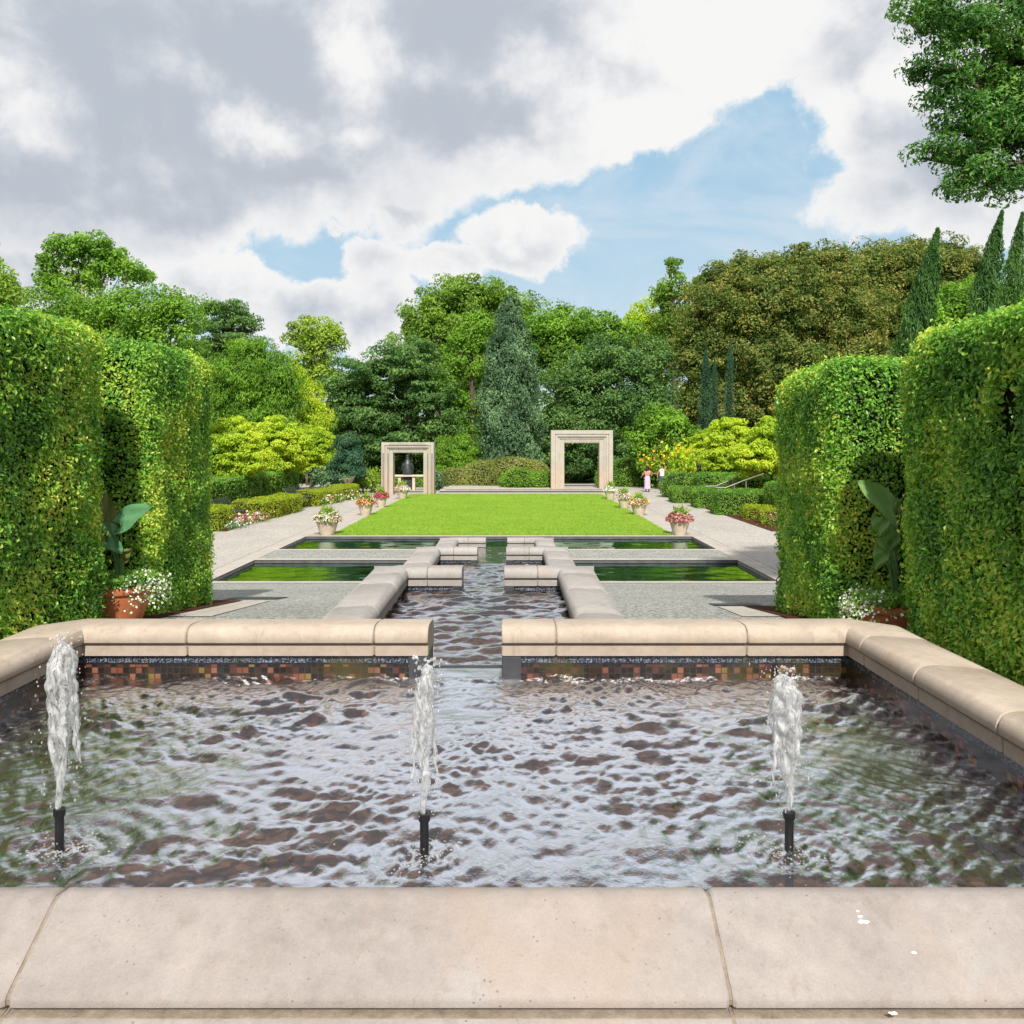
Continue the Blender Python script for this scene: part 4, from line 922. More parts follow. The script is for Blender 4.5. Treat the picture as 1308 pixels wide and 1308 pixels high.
# ------------------------------------------------------------------ people
def person(label, x, y, zb, s, facing, kind):
    root = thing('person', label, 'person', (x, y, zb), 'visitors')
    ca, sa = math.cos(facing), math.sin(facing)
    arm = (( -.20, 0, 1.36, .05), (-.30, .06, 1.12, .042), (-.36, .20, .98, .034), (-.38, .27, .93, .03)) if kind != 'b' else ((-.20, 0, 1.36, .05), (-.40, .04, 1.22, .042), (-.60, .06, 1.12, .034), (-.68, .07, 1.10, .03))
    arm2 = ((.20, 0, 1.36, .05), (.40, .05, 1.22, .042), (.58, .10, 1.20, .034), (.66, .12, 1.20, .03)) if kind == 'a' else ((.20, 0, 1.36, .05), (.28, .02, 1.10, .042), (.30, .08, .88, .034), (.30, .10, .80, .03))
    J = [(0, 0, .90, .15, .11), (0, 0, 1.08, .13, .10), (0, 0, 1.30, .16, .10), (0, 0, 1.42, .08, .07), (0, .01, 1.50, .048), (0, .02, 1.58, .075, .085), (0, .02, 1.68, .080, .09),
         *arm, *arm2, (-.09, 0, .80, .09), (-.10, .02, .46, .06), (-.10, -.01, .09, .042), (-.10, .13, .03, .035), (.09, 0, .80, .09), (.10, .02, .46, .06), (.10, -.01, .09, .042), (.10, .13, .03, .035)]
    E = [(0, 1), (1, 2), (2, 3), (3, 4), (4, 5), (5, 6), (2, 7), (7, 8), (8, 9), (9, 10), (2, 11), (11, 12), (12, 13), (13, 14), (0, 15), (15, 16), (16, 17), (17, 18), (0, 19), (19, 20), (20, 21), (21, 22)]
    def rot(p): return (p[0] * ca - p[1] * sa, p[0] * sa + p[1] * ca, p[2])
    body = skin_fig('body', [(*[c * s for c in rot(j)], *[c * s for c in j[3:]]) for j in J], E, 'skin', root)
    def put(nb, name, m, smooth=60):
        o = nb.build(name, m, None, smooth=smooth); o.parent = root; o.rotation_euler[2] = facing; o.scale = (s, s, s); return o
    def shell(prof, sx, sy):
        nb = NB().lathe(prof, (0, 0, 0), 24); nb.V[0] = nb.V[0] * np.array([sx, sy, 1]); return nb
    if kind == 'a':
        put(shell([(.22, .22), (.20, .45), (.19, .75), (.185, .95), (.15, 1.10), (.175, 1.25), (.185, 1.36), (.09, 1.44)], 1.0, .78), 'dress', 'lilac')
        put(shell([(.20, 1.16), (.215, 1.30), (.19, 1.40), (.08, 1.46)], 1.02, .85), 'shawl', 'coral')
        nb = NB().ball((0, -.02, 1.62), (.115, .12, .14), 10, amp=.05).ball((-.05, -.09, 1.42), (.12, .07, .20), 10, amp=.06); put(nb, 'hair', 'hair')
    elif kind == 'b':
        put(shell([(.165, .92), (.155, 1.08), (.18, 1.25), (.185, 1.36), (.08, 1.44)], 1.0, .75), 'top', 'whitecloth')
        nb = NB(); 
        for sx in (-1, 1): nb.lathe([(.115, .60), (.118, .75), (.10, .88)], (sx * .09, 0, 0), 16)
        nb.lathe([(.165, .78), (.175, .86), (.165, .95)], (0, 0, 0), 20); put(nb, 'shorts', 'denim')
        put(NB().ball((0, -.01, 1.655), (.10, .11, .11), 10, amp=.05), 'hair', 'hair')
    else:
        put(shell([(.17, .85), (.165, 1.08), (.19, 1.28), (.19, 1.37), (.08, 1.45)], 1.0, .75), 'top', 'bluecloth')
        put(shell([(.19, .30), (.18, .6), (.17, .9)], 1, .75), 'trousers', 'denim')
        put(NB().lathe([(.12, 1.64), (.115, 1.70), (.08, 1.75), (0, 1.77)], (0, .01, 0), 20), 'cap', 'bluecloth')
    nb = NB()
    for sx in (-1, 1): nb.ball((sx * .10, .06, .035), (.05, .13, .04), 8)
    put(nb, 'shoes', 'shoe')
    return root
yA = gy(628.5, .005); person('woman in long lilac dress and coral shawl reaching towards a companion', gx(827, yA), yA, .005, .85, 0.15, 'a')
yB = gy(625.5, .005); person('visitor in white top and blue shorts beside the yellow flowers', gx(845.5, yB), yB, .005, .86, math.pi - .2, 'b')
yC = 46.0; person('visitor in blue cap half hidden behind clipped hedges on the right', gx(893, yC), yC, .45, .85, math.pi / 2, 'c')

# ------------------------------------------------------------------ benches and handrails
def bench(label, x, y, L=1.6):
    root = thing('bench', label, 'bench', (x, y, .02), 'black metal benches')
    nb = NB()
    for k in range(7): nb.box((x - .02 - .065 * k, y, .45 + .004 * k), (.05, L, .018))
    nb.build('seat', 'benchmetal', root)
    nb = NB()
    for k in range(9):
        t = k / 8; nb.box((x - .47 - .16 * t, y, .52 + .36 * t), (.022, L, .036))
    for yy in (-L / 2 + .03, 0, L / 2 - .03): nb.tube([(x - .45, y + yy, .45), (x - .55, y + yy, .70), (x - .65, y + yy, .92)], .018, 8)
    nb.build('backrest', 'benchmetal', root)
    for yy in (-L / 2, L / 2):
        NB().tube([(x - .52, y + yy, .66), (x - .3, y + yy, .69), (x - .08, y + yy, .68), (x + .0, y + yy, .62), (x + .02, y + yy, .45)], .018, 8).build('armrest', 'blackmetal', root, smooth=60)
        NB().tube([(x + .0, y + yy, .45), (x + .02, y + yy, .22), (x + .05, y + yy, .01)], .02, 8).build('leg', 'blackmetal', root, smooth=60)
        NB().tube([(x - .46, y + yy, .45), (x - .48, y + yy, .22), (x - .55, y + yy, .01)], .02, 8).build('leg', 'blackmetal', root, smooth=60)
bench('black metal bench half hidden by the left hedge, red flowers below its seat', -9.25, 29.3)
bench('black metal bench between low box hedges, farther along the left path', -8.7, 36.4)
def rail(label, pts, posts):
    root = thing('handrail', label, 'handrail', (pts[0][0], pts[0][1], 0), 'metal handrails')
    NB().tube(pts, .03, 8).build('rail', 'steel', root, smooth=60)
    for p in posts: NB().tube([(p[0], p[1], p[3]), (p[0], p[1], (p[2] + p[3]) / 2), (p[0], p[1], p[2])], .028, 8).build('post', 'steel', root, smooth=60)
Yh = 34.0; A = [at(914, 623, Yh), at(927, 623, Yh), at(950, 614, Yh), at(976, 605, Yh - .3)]
rail('nearer metal handrail climbing right above the clipped hedges', A, [(*at(938, 619, Yh), .1), (*at(953, 613, Yh), .2)])
Yh = 36.5; B = [at(901, 621.5, Yh), at(914, 621, Yh), at(930, 614.5, Yh), at(948, 608, Yh)]
rail('farther metal handrail, shorter, behind the first one', B, [(*at(918, 619, Yh), .1), (*at(936, 612, Yh), .2)])

# ------------------------------------------------------------------ low hedges along the paths
def low_hedge(label, x0, x1, y0, y1, zt, pal='box', leaf=.055, r=.14, dens=900, group='low clipped hedges along the paths', zb=.02):
    nb = NB(); hedge_mesh(nb, x0, x1, y0, y1, zb, zt, min(r, (x1 - x0) / 2.2, (y1 - y0) / 2.2), dens, leaf, amp=.03, shag=.018)
    return tag(nb.build('box_hedge', [pal, 'core'], loc=((x0 + x1) / 2, (y0 + y1) / 2, zb)), label, 'hedge', group)
low_hedge('yellow-green box hedge partly hidden behind the tall left hedge', -10.1, -9.15, 27.0, 28.6, .72)
low_hedge('first lobe of yellow-green box hedge after the nearer bench', -9.9, -8.75, 30.5, 31.9, .72)
low_hedge('middle lobe of yellow-green box hedge between the two benches', -9.75, -8.6, 31.95, 33.6, .70)
low_hedge('last lobe of yellow-green box hedge before the farther bench', -9.6, -8.5, 33.7, 35.3, .70)
low_hedge('yellow-green box hedge just past the farther bench', -9.4, -8.35, 37.5, 39.2, .66)
low_hedge('yellow-green box hedge in the middle beyond the farther bench', -9.1, -8.0, 39.3, 41.4, .62)
low_hedge('yellow-green box hedge at the far end of the left path', -8.9, -7.75, 41.6, 44.2, .66)
low_hedge('darker clipped hedge behind the two benches', -12.4, -10.9, 27.5, 44.5, 1.4, 'clip', .09, .2, 420)
low_hedge('small green box hedge nearest the right path, pink flowers in front', 8.55, 9.9, 29.2, 30.0, .52, 'box', .05)
low_hedge('small green box hedge second from the front on the right', 8.5, 9.8, 31.0, 31.8, .50, 'box', .05)
low_hedge('yellow-tipped clipped hedge curving along the right path', 7.9, 10.2, 33.0, 34.2, .95, 'clip', .06, .3)
low_hedge('dark green clipped hedge behind the yellow-tipped one', 7.9, 10.4, 36.4, 37.8, .80, 'clip', .06, .2)
low_hedge('dark green clipped hedge beside the round bush on the right path', 7.5, 9.6, 39.5, 41.0, .72, 'clip', .06, .2)
low_hedge('tall yellow-topped clipped hedge below the handrail', 9.55, 11.6, 30.6, 32.6, 1.32, 'clip', .07, .25)
low_hedge('long clipped hedge beneath the yellow-green shrubs on the right', 9.0, 15.5, 41.5, 42.8, 1.30, 'clip', .09, .25, 500)
low_hedge('long clipped hedge in front of the shrubs, with steps beside it', 9.8, 14.5, 38.2, 39.6, 1.25, 'clip', .09, .25, 500)

def bush(name, label, Y, bl, pal, leaf, dens, group='clipped shrubs', df=.9):
    bs = pxblobs(bl, Y, df); c = np.mean([b[0] for b in bs], 0)
    nb = NB(); clipped(nb, bs, leaf, dens, .03); return tag(nb.build(name, [pal, 'core'], loc=(c[0], c[1], 0)), label, 'shrub', group)
bush('clipped_shrub', 'round dark green clipped bush where the right path ends', 44, [(868, 622, 25, 20), (888, 620, 20, 16)], 'clip', .08, 500)
bush('clipped_shrub', 'long pale yellow variegated mound between the two stone gates', 54, [(585, 618, 35, 20), (625, 612, 40, 24), (655, 609, 42, 25), (678, 610, 26, 22)], 'varieg', .10, 420)
bush('clipped_shrub', 'low bright green double bush in front of the variegated mound', 51, [(664, 614, 26, 15), (690, 615, 22, 13)], 'bright', .10, 420)
bush('clipped_shrub', 'green bush with yellow tips right of the larger gate', 55, [(802, 608, 25, 24), (824, 612, 20, 20), (780, 612, 20, 18)], 'clip', .10, 420)
bush('clipped_shrub', 'silvery small bush at the right foot of the smaller gate', 50, [(558, 615, 8, 14)], 'grey', .10, 420)
bush('clipped_shrub', 'low olive shrub seen through the smaller gate', 54, [(540, 618, 14, 10), (500, 618, 12, 10)], 'clip', .10, 420)

# loose flowering plants
def plants(name, label, P, pal, leaf, n, fl=None, fn=0, fsize=.1, group='flower beds', spread=(.3, .3, .25)):
    P = np.asarray(P, float); nb = NB(); b = P[rng.integers(0, len(P), n)] + rng.normal(size=(n, 3)) * np.asarray(spread); b[:, 2] = np.maximum(b[:, 2], .04)
    nb.leaves(b, rng.normal(size=(n, 3)) + np.array([0, 0, .6]), leaf, .4, 1.0, m=0, T=(0, 0, 1), tj=.9); ms = [pal]
    if fl:
        for i, f in enumerate(fl):
            c = P[rng.integers(0, len(P), fn)] + rng.normal(size=(fn, 3)) * np.asarray(spread); c[:, 2] = np.maximum(c[:, 2] + spread[2] * .8, .08)
            nb.leaves(c, rng.normal(size=(fn, 3)) + np.array([0, -.5, .4]), fsize, .9, .8, m=i + 1); ms.append(f)
    c = P.mean(0); return tag(nb.build(name, ms, loc=(c[0], c[1], 0)), label, 'flowers', group, 'stuff')
plants('flower_bed', 'red and white bedding flowers under the nearer bench', [(-9.1, 29.2, .15), (-9.0, 29.8, .15), (-8.95, 30.3, .14), (-9.2, 28.6, .12)], 'clip', .07, 700, ('flower_red', 'flower_pink', 'flower_white'), 130, .08, spread=(.22, .25, .09))
plants('flower_bed', 'silvery white bedding plants at the foot of the left hedge', [(-9.0, 27.6, .12), (-8.95, 28.2, .1)], 'grey', .07, 300, ('flower_white',), 60, .06, spread=(.2, .25, .07))
plants('flower_bed', 'pale flowers in front of the box hedges past the farther bench', [(-8.2, 38.6, .2), (-7.95, 40, .2), (-7.75, 42, .15)], 'clip', .08, 500, ('flower_pink', 'flower_white'), 70, .09, spread=(.15, .5, .1))
plants('flower_bed', 'pink rose bed in front of the nearest box hedge on the right', [(8.9, 28.7, .2), (9.3, 28.6, .22), (9.7, 28.7, .3)], 'clip', .08, 700, ('flower_pink', 'flower_red'), 60, .08, spread=(.28, .2, .13))
cn = [at(838, 594, 51.6), at(848, 592, 51.8), at(857, 594, 51.6)]
plants('tall_flowers', 'tall orange-yellow flowers behind the visitors', cn, 'bright', .30, 500, ('flower_yellow',), 120, .20, 'tall yellow flowers', (.5, .4, .45))
plants('tall_flowers', 'tall orange-yellow flower clump right of the visitors with yellow leaves', [at(869, 590, 46), at(872, 600, 46), at(876, 602, 46)], 'yellow', .38, 800, ('flower_yellow',), 80, .20, 'tall yellow flowers', (.30, .3, .42))
plants('border_plants', 'yellow-green border plants left of the smaller gate', [at(458, 614, 48), at(468, 612, 48), at(478, 614, 48)], 'lime', .22, 1500, None, 0, .1, 'flower beds', (.4, .4, .3))
plants('border_plants', 'grey-green feathery border plants at the end of the left bench hedge', [at(425, 610, 46), at(412, 612, 45), at(438, 610, 47)], 'grey', .2, 1200, None, 0, .1, 'flower beds', (.45, .4, .3))
yU = gy(633); xu = gx(443.5, yU); pd = thing('pedestal_urn', 'brownish stone pedestal urn at the far end of the left path', 'urn', (xu, yU, 0))
bevel(NB().box((xu, yU, .06), (.62, .62, .12)).box((xu, yU, .36), (.46, .46, .48)).build('pedestal', 'gatestone', pd), .02)
NB().lathe([(.12, .60), (.16, .64), (.30, .78), (.36, .92), (.38, .95), (.34, .95), (.3, .88), (0, .86)], (xu, yU, 0), 24).build('bowl', 'gatestone', pd, smooth=40)
nb = NB(); n = 260; nb.leaves(np.array([xu, yU, 1.0]) + rng.normal(size=(n, 3)) * np.array([.22, .22, .10]), rng.normal(size=(n, 3)), .14, .4); nb.build('foliage', 'grey', pd)

# ------------------------------------------------------------------ trees
TG = 'trees around the garden'
# left side
tree('tree', 'tall loose sycamore with pale forked trunk rising over the left hedges', 'tree', 36, [(85, 322, 32, 20), (118, 320, 30, 20), (60, 345, 14, 16), (95, 355, 40, 18), (140, 335, 28, 18), (165, 352, 26, 18), (70, 375, 20, 12)], 'bright', .19, 95, 70, .42, trunkpx=108, r0=.16, bark='palebark')
tree('tree', 'pale leafy treetop at the far left edge above the hedge', 'tree', 26, [(4, 360, 14, 16), (-20, 380, 40, 36), (-40, 330, 30, 30)], 'mid', .15, 60, 80, .4, trunkpx=-30, r0=.16)
tree('tree', 'fine-leaved light green tree behind the second left hedge', 'tree', 33, [(180, 400, 45, 32), (215, 390, 35, 26), (150, 420, 40, 35), (60, 420, 70, 50), (110, 400, 50, 30), (235, 400, 26, 20), (200, 450, 60, 50)], 'bright', .15, 230, 90, .5, trunkpx=190, T=(.7, 0, .6), tj=.6)
tree('cedar_tree', 'dark layered cedar with flat branch tips left of the bright conifer', 'conifer', 62, [(290, 395, 40, 9), (310, 408, 34, 8), (280, 418, 48, 10), (300, 436, 42, 9), (265, 445, 45, 12), (255, 480, 40, 40), (275, 465, 45, 14)], 'dark', .25, 190, 70, .6, trunkpx=272, flat=.35)
tree('conifer', 'broad bright green conifer with upswept sprays above the yellow shrubs', 'conifer', 54, [(318, 480, 50, 44), (290, 500, 38, 40), (345, 495, 38, 42), (320, 452, 30, 20), (320, 530, 60, 40), (365, 500, 22, 35)], 'bright', .27, 190, 90, .65, trunkpx=320, r0=.1, T=(.1, 0, 1), tj=.45, asp=.28, core=.6)
tree('conifer', 'yellow-green conifer at the right shoulder of the bright conifer', 'conifer', 56, [(382, 492, 12, 24), (394, 512, 16, 26), (402, 540, 22, 26)], 'yellow', .24, 80, 80, .55, r0=.08, T=(.2, 0, 1), tj=.5, asp=.3)
tree('tree', 'distant airy poplar standing against the clouds, left of centre', 'tree', 72, [(400, 425, 30, 20), (415, 440, 24, 24), (375, 425, 13, 14), (400, 460, 28, 26), (410, 490, 26, 30)], 'lime', .32, 90, 75, .75, trunkpx=405, r0=.2, bark='palebark')
for i, (cx, lab, bl) in enumerate([(300, 'nearest yellow-green weeping shrub tree behind the left bench hedge', [(300, 562, 30, 30), (280, 575, 26, 30), (315, 580, 26, 26), (292, 590, 26, 20)]),
        (352, 'middle yellow-green weeping shrub tree behind the left bench hedge', [(352, 562, 30, 30), (335, 578, 26, 26), (372, 572, 24, 26), (352, 590, 28, 20)]),
        (402, 'farthest yellow-green weeping shrub tree on the left, beside the blue juniper', [(400, 568, 24, 24), (385, 580, 22, 24), (412, 582, 16, 22)])]):
    tree('weeping_shrub', lab, 'shrub', (36, 42, 50)[i], bl, 'yellow', .19, 190, 90, .30, 'yellow-green weeping shrubs', trunkpx=cx - 6, r0=.07, T=(.2, -.5, -.35), tj=.9, asp=.36, flat=.5, up=.9, core=.55)
tree('juniper', 'blue-green conical juniper at the end of the left path', 'conifer', 46, [(445, 592, 22, 20), (445, 575, 15, 18), (446, 560, 8, 12), (442, 605, 24, 14)], 'blue', .20, 70, 90, .38, T=(0, 0, 1), tj=.5, asp=.3)
# centre
tree('tree', 'dark spreading tree with flat layered boughs left of the smaller gate', 'tree', 60, [(500, 470, 70, 22), (455, 495, 48, 22), (520, 450, 40, 18), (470, 530, 62, 24), (530, 500, 50, 26), (430, 520, 26, 26), (500, 565, 70, 26), (560, 540, 40, 40), (440, 560, 34, 26)], 'dark', .26, 260, 90, .72, trunkpx=520, r0=.35, flat=.42, core=.5)
tree('tree', 'big light green tree, tallest in the centre background', 'tree', 70, [(600, 375, 55, 22), (560, 395, 48, 26), (640, 385, 45, 22), (530, 420, 32, 28), (590, 420, 70, 40), (660, 410, 38, 30), (560, 460, 60, 50), (620, 480, 70, 60)], 'mid', .30, 300, 90, .85, trunkpx=600, r0=.4, core=.5)
tree('tree', 'bright yellow-green tree between the tallest tree and the dark one', 'tree', 62, [(605, 425, 26, 28), (590, 455, 26, 26), (595, 540, 22, 40), (575, 500, 22, 30)], 'bright', .26, 90, 80, .6, trunkpx=600)
tree('tree', 'yellow-green rounded tree right of the pyramidal tree', 'tree', 66, [(720, 415, 40, 24), (690, 430, 36, 30), (755, 420, 34, 24), (715, 450, 50, 40), (790, 425, 30, 20)], 'bright', .28, 170, 85, .75, trunkpx=720, r0=.3, core=.5)
tree('tree', 'dark rounded tree above the larger gate', 'tree', 60, [(740, 480, 48, 34), (780, 460, 42, 34), (820, 470, 40, 40), (720, 530, 40, 50), (775, 525, 56, 50), (825, 525, 40, 44), (760, 570, 60, 40), (700, 575, 20, 36)], 'dark', .25, 290, 90, .7, trunkpx=775, r0=.34, core=.5)
tree('tree', 'golden yellow-green tree behind the dark one, left of the tall spire tree', 'tree', 78, [(830, 410, 30, 26), (850, 440, 24, 34), (812, 425, 24, 22), (850, 485, 20, 40)], 'yellow', .30, 110, 85, .8, trunkpx=835, r0=.28)
tree('tree', 'tall loose spire tree rising left of the rusty magnolia', 'tree', 74, [(858, 345, 12, 20), (860, 375, 24, 18), (875, 400, 28, 22), (845, 372, 16, 10), (890, 370, 14, 14), (860, 430, 30, 30), (905, 360, 14, 12)], 'mid', .30, 90, 80, .75, trunkpx=862, r0=.26)
tree('tree', 'small fresh green tree beside the tall yellow flowers', 'tree', 53, [(845, 545, 30, 26), (820, 560, 22, 22), (865, 560, 26, 26), (842, 580, 34, 20)], 'bright', .22, 110, 85, .55, trunkpx=842)
for i, (px, py, w, lab) in enumerate([(569, 574, 16, 'small bright green cone shrub nearest the smaller gate'), (588, 570, 17, 'small bright green cone shrub in the middle behind the mound'), (607, 578, 13, 'small bright green cone shrub left of the pyramidal tree')]):
    tree('cone_shrub', lab, 'shrub', 56, [(px, py - 8, w * .5, 12), (px, py + 4, w * .75, 14), (px, py + 20, w, 18)], 'bright', .2, 45, 85, .38, 'bright cone shrubs', r0=.08, T=(0, 0, 1), tj=.5, asp=.3)
# right
tree('magnolia_tree', 'huge rounded magnolia with rust-brown leaf undersides on the right', 'tree', 62, [(1000, 385, 95, 60), (930, 400, 60, 52), (1060, 400, 70, 60), (960, 360, 60, 36), (1040, 350, 60, 36), (905, 450, 46, 60), (985, 460, 90, 70), (1065, 460, 70, 60), (900, 510, 40, 40), (960, 520, 70, 40)], 'rust', .29, 620, 110, .72, trunkpx=980, r0=.4, asp=.45, shell=.80, core=.74)
tree('magnolia_tree', 'second rusty magnolia crown farther right behind the cypress', 'tree', 66, [(1150, 350, 60, 40), (1200, 340, 50, 36), (1120, 370, 60, 60), (1190, 390, 70, 50), (1150, 430, 80, 60), (1240, 350, 24, 26)], 'rust', .30, 380, 100, .75, trunkpx=1160, r0=.4, asp=.45, shell=.80, core=.74)
tree('tree', 'light green tree between the two cypresses above the right hedge', 'tree', 30, [(1220, 385, 40, 28), (1200, 410, 40, 30), (1270, 380, 40, 30), (1310, 370, 40, 40), (1250, 420, 70, 40)], 'bright', .16, 170, 85, .42, trunkpx=1230)
def cypress(label, Y, bx, by, tx, ty, w, pal='cyp', n=9000):
    b = at(bx, by, Y); t = at(tx, ty, Y); base = np.array([b[0] + (t[0] - b[0]) * (0 - b[2]) / (t[2] - b[2]), Y, 0]); root = thing('cypress_tree', label, 'cypress', base, 'slim cypress trees')
    NB().tube([base, base + (t - base) * .25, base + (t - base) * .5, base + (t - base) * .8], [.10, .09, .07, .02], 8).build('trunk', 'bark', root, smooth=60)
    wr = w * Y / F / 2; u = rng.random(n) ** .85; th = rng.uniform(0, 6.28, n)
    lo = np.array([base[0], Y, .3]); Ln = t - lo; Rr = wr * np.interp(u, [0, .15, .55, .85, 1], [.8, 1, .95, .55, .04]) * (.42 + .72 * rng.random(n) ** .6) * (1 + .22 * np.sin(th * 3 + u * 40) + .10 * np.sin(u * 90 + th * 5))
    P = lo + Ln * u[:, None] + np.stack([Rr * np.cos(th), Rr * np.sin(th), 0 * u], 1)
    nb = NB().leaves(P, np.stack([np.cos(th), np.sin(th), .2 + 0 * u], 1), wr * .30, .28, .8, T=np.stack([.35 * np.cos(th), .35 * np.sin(th), 1 + 0 * u], 1), tj=.3)
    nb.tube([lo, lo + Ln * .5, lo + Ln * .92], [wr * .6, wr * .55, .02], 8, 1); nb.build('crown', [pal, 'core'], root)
root = thing('pyramid_tree', 'tall dark pyramidal tree with silvery leaf edges standing behind the mound', 'tree', (gx(652, 56), 56, 0), TG)
NB().tube([(gx(652, 56), 56, -.1), (gx(652, 56), 56, 4), (gx(652, 56), 56, 9)], [.3, .24, .06], 9).build('trunk', 'bark', root, smooth=60)
py_ = np.array([376, 392, 410, 440, 480, 520, 560, 588, 606]); pw_ = np.array([5, 11, 16, 23, 29, 33, 35, 34, 26]) * 56 / F; pz_ = np.array([zz(q, 56) for q in py_])
nc = 620; zc_ = rng.uniform(pz_[-1], pz_[0] - .1, nc * 3); ww = np.interp(-zc_, -pz_, pw_); kp = rng.random(nc * 3) < (ww / pw_.max()) ** .8; zc_, ww = zc_[kp], ww[kp]; th = rng.uniform(0, 6.28, len(zc_)); rr = ww * (.55 + .58 * rng.random(len(zc_)) ** 1.3) * (1 + .14 * np.sin(th * 4 + zc_ * 2.3))
cc = np.stack([gx(652, 56) + rr * np.cos(th), 56 + rr * np.sin(th), zc_], 1); od = np.stack([np.cos(th), np.sin(th), .3 + 0 * th], 1)
e = ellip(len(cc) * 60).reshape(len(cc), 60, 3); P = (cc[:, None] + e * (.30 * np.clip(ww / 1.2, .35, 1.2))[:, None, None] * np.array([.8, .8, 1.35])).reshape(-1, 3); N = (e * .6 + od[:, None]).reshape(-1, 3)
nb = NB().leaves(P, N, .17, .45, .7, .12, T=(0, 0, 1), tj=.7)
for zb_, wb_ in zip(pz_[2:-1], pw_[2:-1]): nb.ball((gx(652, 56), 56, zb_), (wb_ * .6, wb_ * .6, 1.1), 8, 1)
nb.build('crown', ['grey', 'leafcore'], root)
cypress('slim cypress leaning right above the gap between the right hedges', 20, 1164, 450, 1198, 293, 44, n=14000)
cypress('slim cypress above the near right hedge, left of two at the edge', 19, 1250, 410, 1280, 270, 40, n=12000)
cypress('slim cypress cut by the right edge of the picture', 24, 1290, 380, 1306, 272, 34, n=9000)
cypress('leftmost of three blue-green pencil cypresses below the magnolia', 54, 901, 560, 902, 444, 17, 'blue', 6000)
cypress('middle, shortest of three blue-green pencil cypresses below the magnolia', 54, 913, 560, 913, 458, 13, 'blue', 5000)
cypress('rightmost, slimmest of three blue-green pencil cypresses below the magnolia', 53, 930, 560, 933, 434, 14, 'blue', 5000)
for i, (Y, lab, bl) in enumerate([(52, 'farthest yellow-green shrub tree on the right, under the pencil cypresses', [(900, 568, 20, 20), (915, 580, 22, 22), (892, 585, 14, 16)]),
        (44, 'middle yellow-green shrub tree above the right clipped hedges', [(930, 560, 28, 28), (950, 575, 30, 26), (920, 585, 22, 20)]),
        (36, 'nearest yellow-green shrub tree on the right, beside the tall hedge', [(985, 565, 30, 32), (965, 585, 30, 26), (1005, 585, 30, 26)])]):
    tree('weeping_shrub', lab, 'shrub', Y, bl, 'yellow', .19, 190, 90, .30, 'yellow-green weeping shrubs', r0=.07, T=(.2, -.5, -.35), tj=.9, asp=.36, flat=.5, up=.9, core=.55)
# oak overhanging from the right, trunk out of the picture
tree('oak_tree', 'dark green oak boughs overhanging from the upper right corner', 'tree', 11.5, [(1275, 60, 85, 60), (1240, 120, 60, 42), (1275, 165, 70, 42), (1268, 225, 52, 30), (1205, 20, 50, 22), (1200, 88, 34, 14), (1196, 195, 34, 14), (1180, 5, 40, 10), (1225, 165, 30, 16), (1380, 100, 110, 120), (1400, -80, 150, 120), (1290, -60, 90, 60), (1230, 235, 30, 12)], 'oak', .085, 620, 70, .20, trunkpx=1560, r0=.26, shell=.5, base_z=1.0, asp=.42)
# far wood behind everything
nb = NB(); bs = []
for k in range(46):
    x = -78 + k * 3.5 + random.uniform(-1, 1); y = 88 + random.uniform(-5, 6); h = random.uniform(5.5, 9.0) * (1.1 if x > 15 or x < -25 else .85)
    bs.append(((x, y, h * .55), (3.4, 3, h * .5)))
bs += [((x + 1.7, y - 9, h * .8), (3.2, 2.6, h * .9)) for (x, y, z), (a, b, h) in list(bs)]
crown(nb, bs, .42, 1500, 60, 1.0, core=.7); tag(nb.build('far_wood', ['mid', 'leafcore']), 'mass of distant green wood closing the garden behind the trees', 'wood', kind='stuff')
nb = NB(); bs = []
for k in range(30):
    x = -30 + k * 2.05 + random.uniform(-.5, .5); bs.append(((x, 63 + random.uniform(-2, 2), 1.2), (1.6, 1.4, random.uniform(1.2, 2.2))))
crown(nb, bs, .24, 620, 60, .5, core=.7); tag(nb.build('undergrowth', ['dark', 'leafcore']), 'dark undergrowth below the background trees', 'undergrowth', kind='stuff')
nb = NB(); bs = []
for sx in (-1, 1):
    for k in range(10): bs.append(((sx * (13.6 + random.uniform(0, .6)), 30 + k * 2.4, .9), (1.1, 1.3, random.uniform(1.3, 1.7))))
    for k in range(12): bs.append(((sx * (15.5 + random.uniform(0, 3)) , 26 + k * 2.2, 1.1), (1.5, 1.5, random.uniform(1.2, 2.0))))
crown(nb, bs, .16, 720, 60, .4, core=.7); tag(nb.build('undergrowth', ['clip', 'leafcore']), 'green undergrowth beneath the shrub trees beside both paths', 'undergrowth', kind='stuff')

# ------------------------------------------------------------------ sky, sun, camera
w = bpy.data.worlds.new('World'); sc.world = w; w.use_nodes = True; nt = w.node_tree; nt.nodes.clear()
SUN = Vector((.04, -.72, .69)).normalized(); sel = math.asin(SUN.z); saz = math.atan2(SUN.x, SUN.y)
sky = nt.nodes.new('ShaderNodeTexSky'); sky.sky_type = 'NISHITA'; sky.sun_disc = False; sky.sun_elevation = sel; sky.sun_rotation = saz
sky.air_density = 1.0; sky.dust_density = 1.5; sky.ozone_density = 1.5
d = nt.nodes.new('ShaderNodeTexCoord').outputs['Generated']
sp = nt.nodes.new('ShaderNodeSeparateXYZ'); lk(nt, d, sp.inputs[0])
az = mth(nt, 'ARCTAN2', sp.outputs[0], sp.outputs[1]); el = mth(nt, 'ARCSINE', sp.outputs[2])
cb = nt.nodes.new('ShaderNodeCombineXYZ'); lk(nt, az, cb.inputs[0]); lk(nt, el, cb.inputs[1]); p0 = cb.outputs[0]
wn = noise(nt, d, 5.0, 6, .6, 0, 'Color'); wv = vmth(nt, 'MULTIPLY', vmth(nt, 'SUBTRACT', wn, (.5, .5, .5)), (.12, .10, 0))
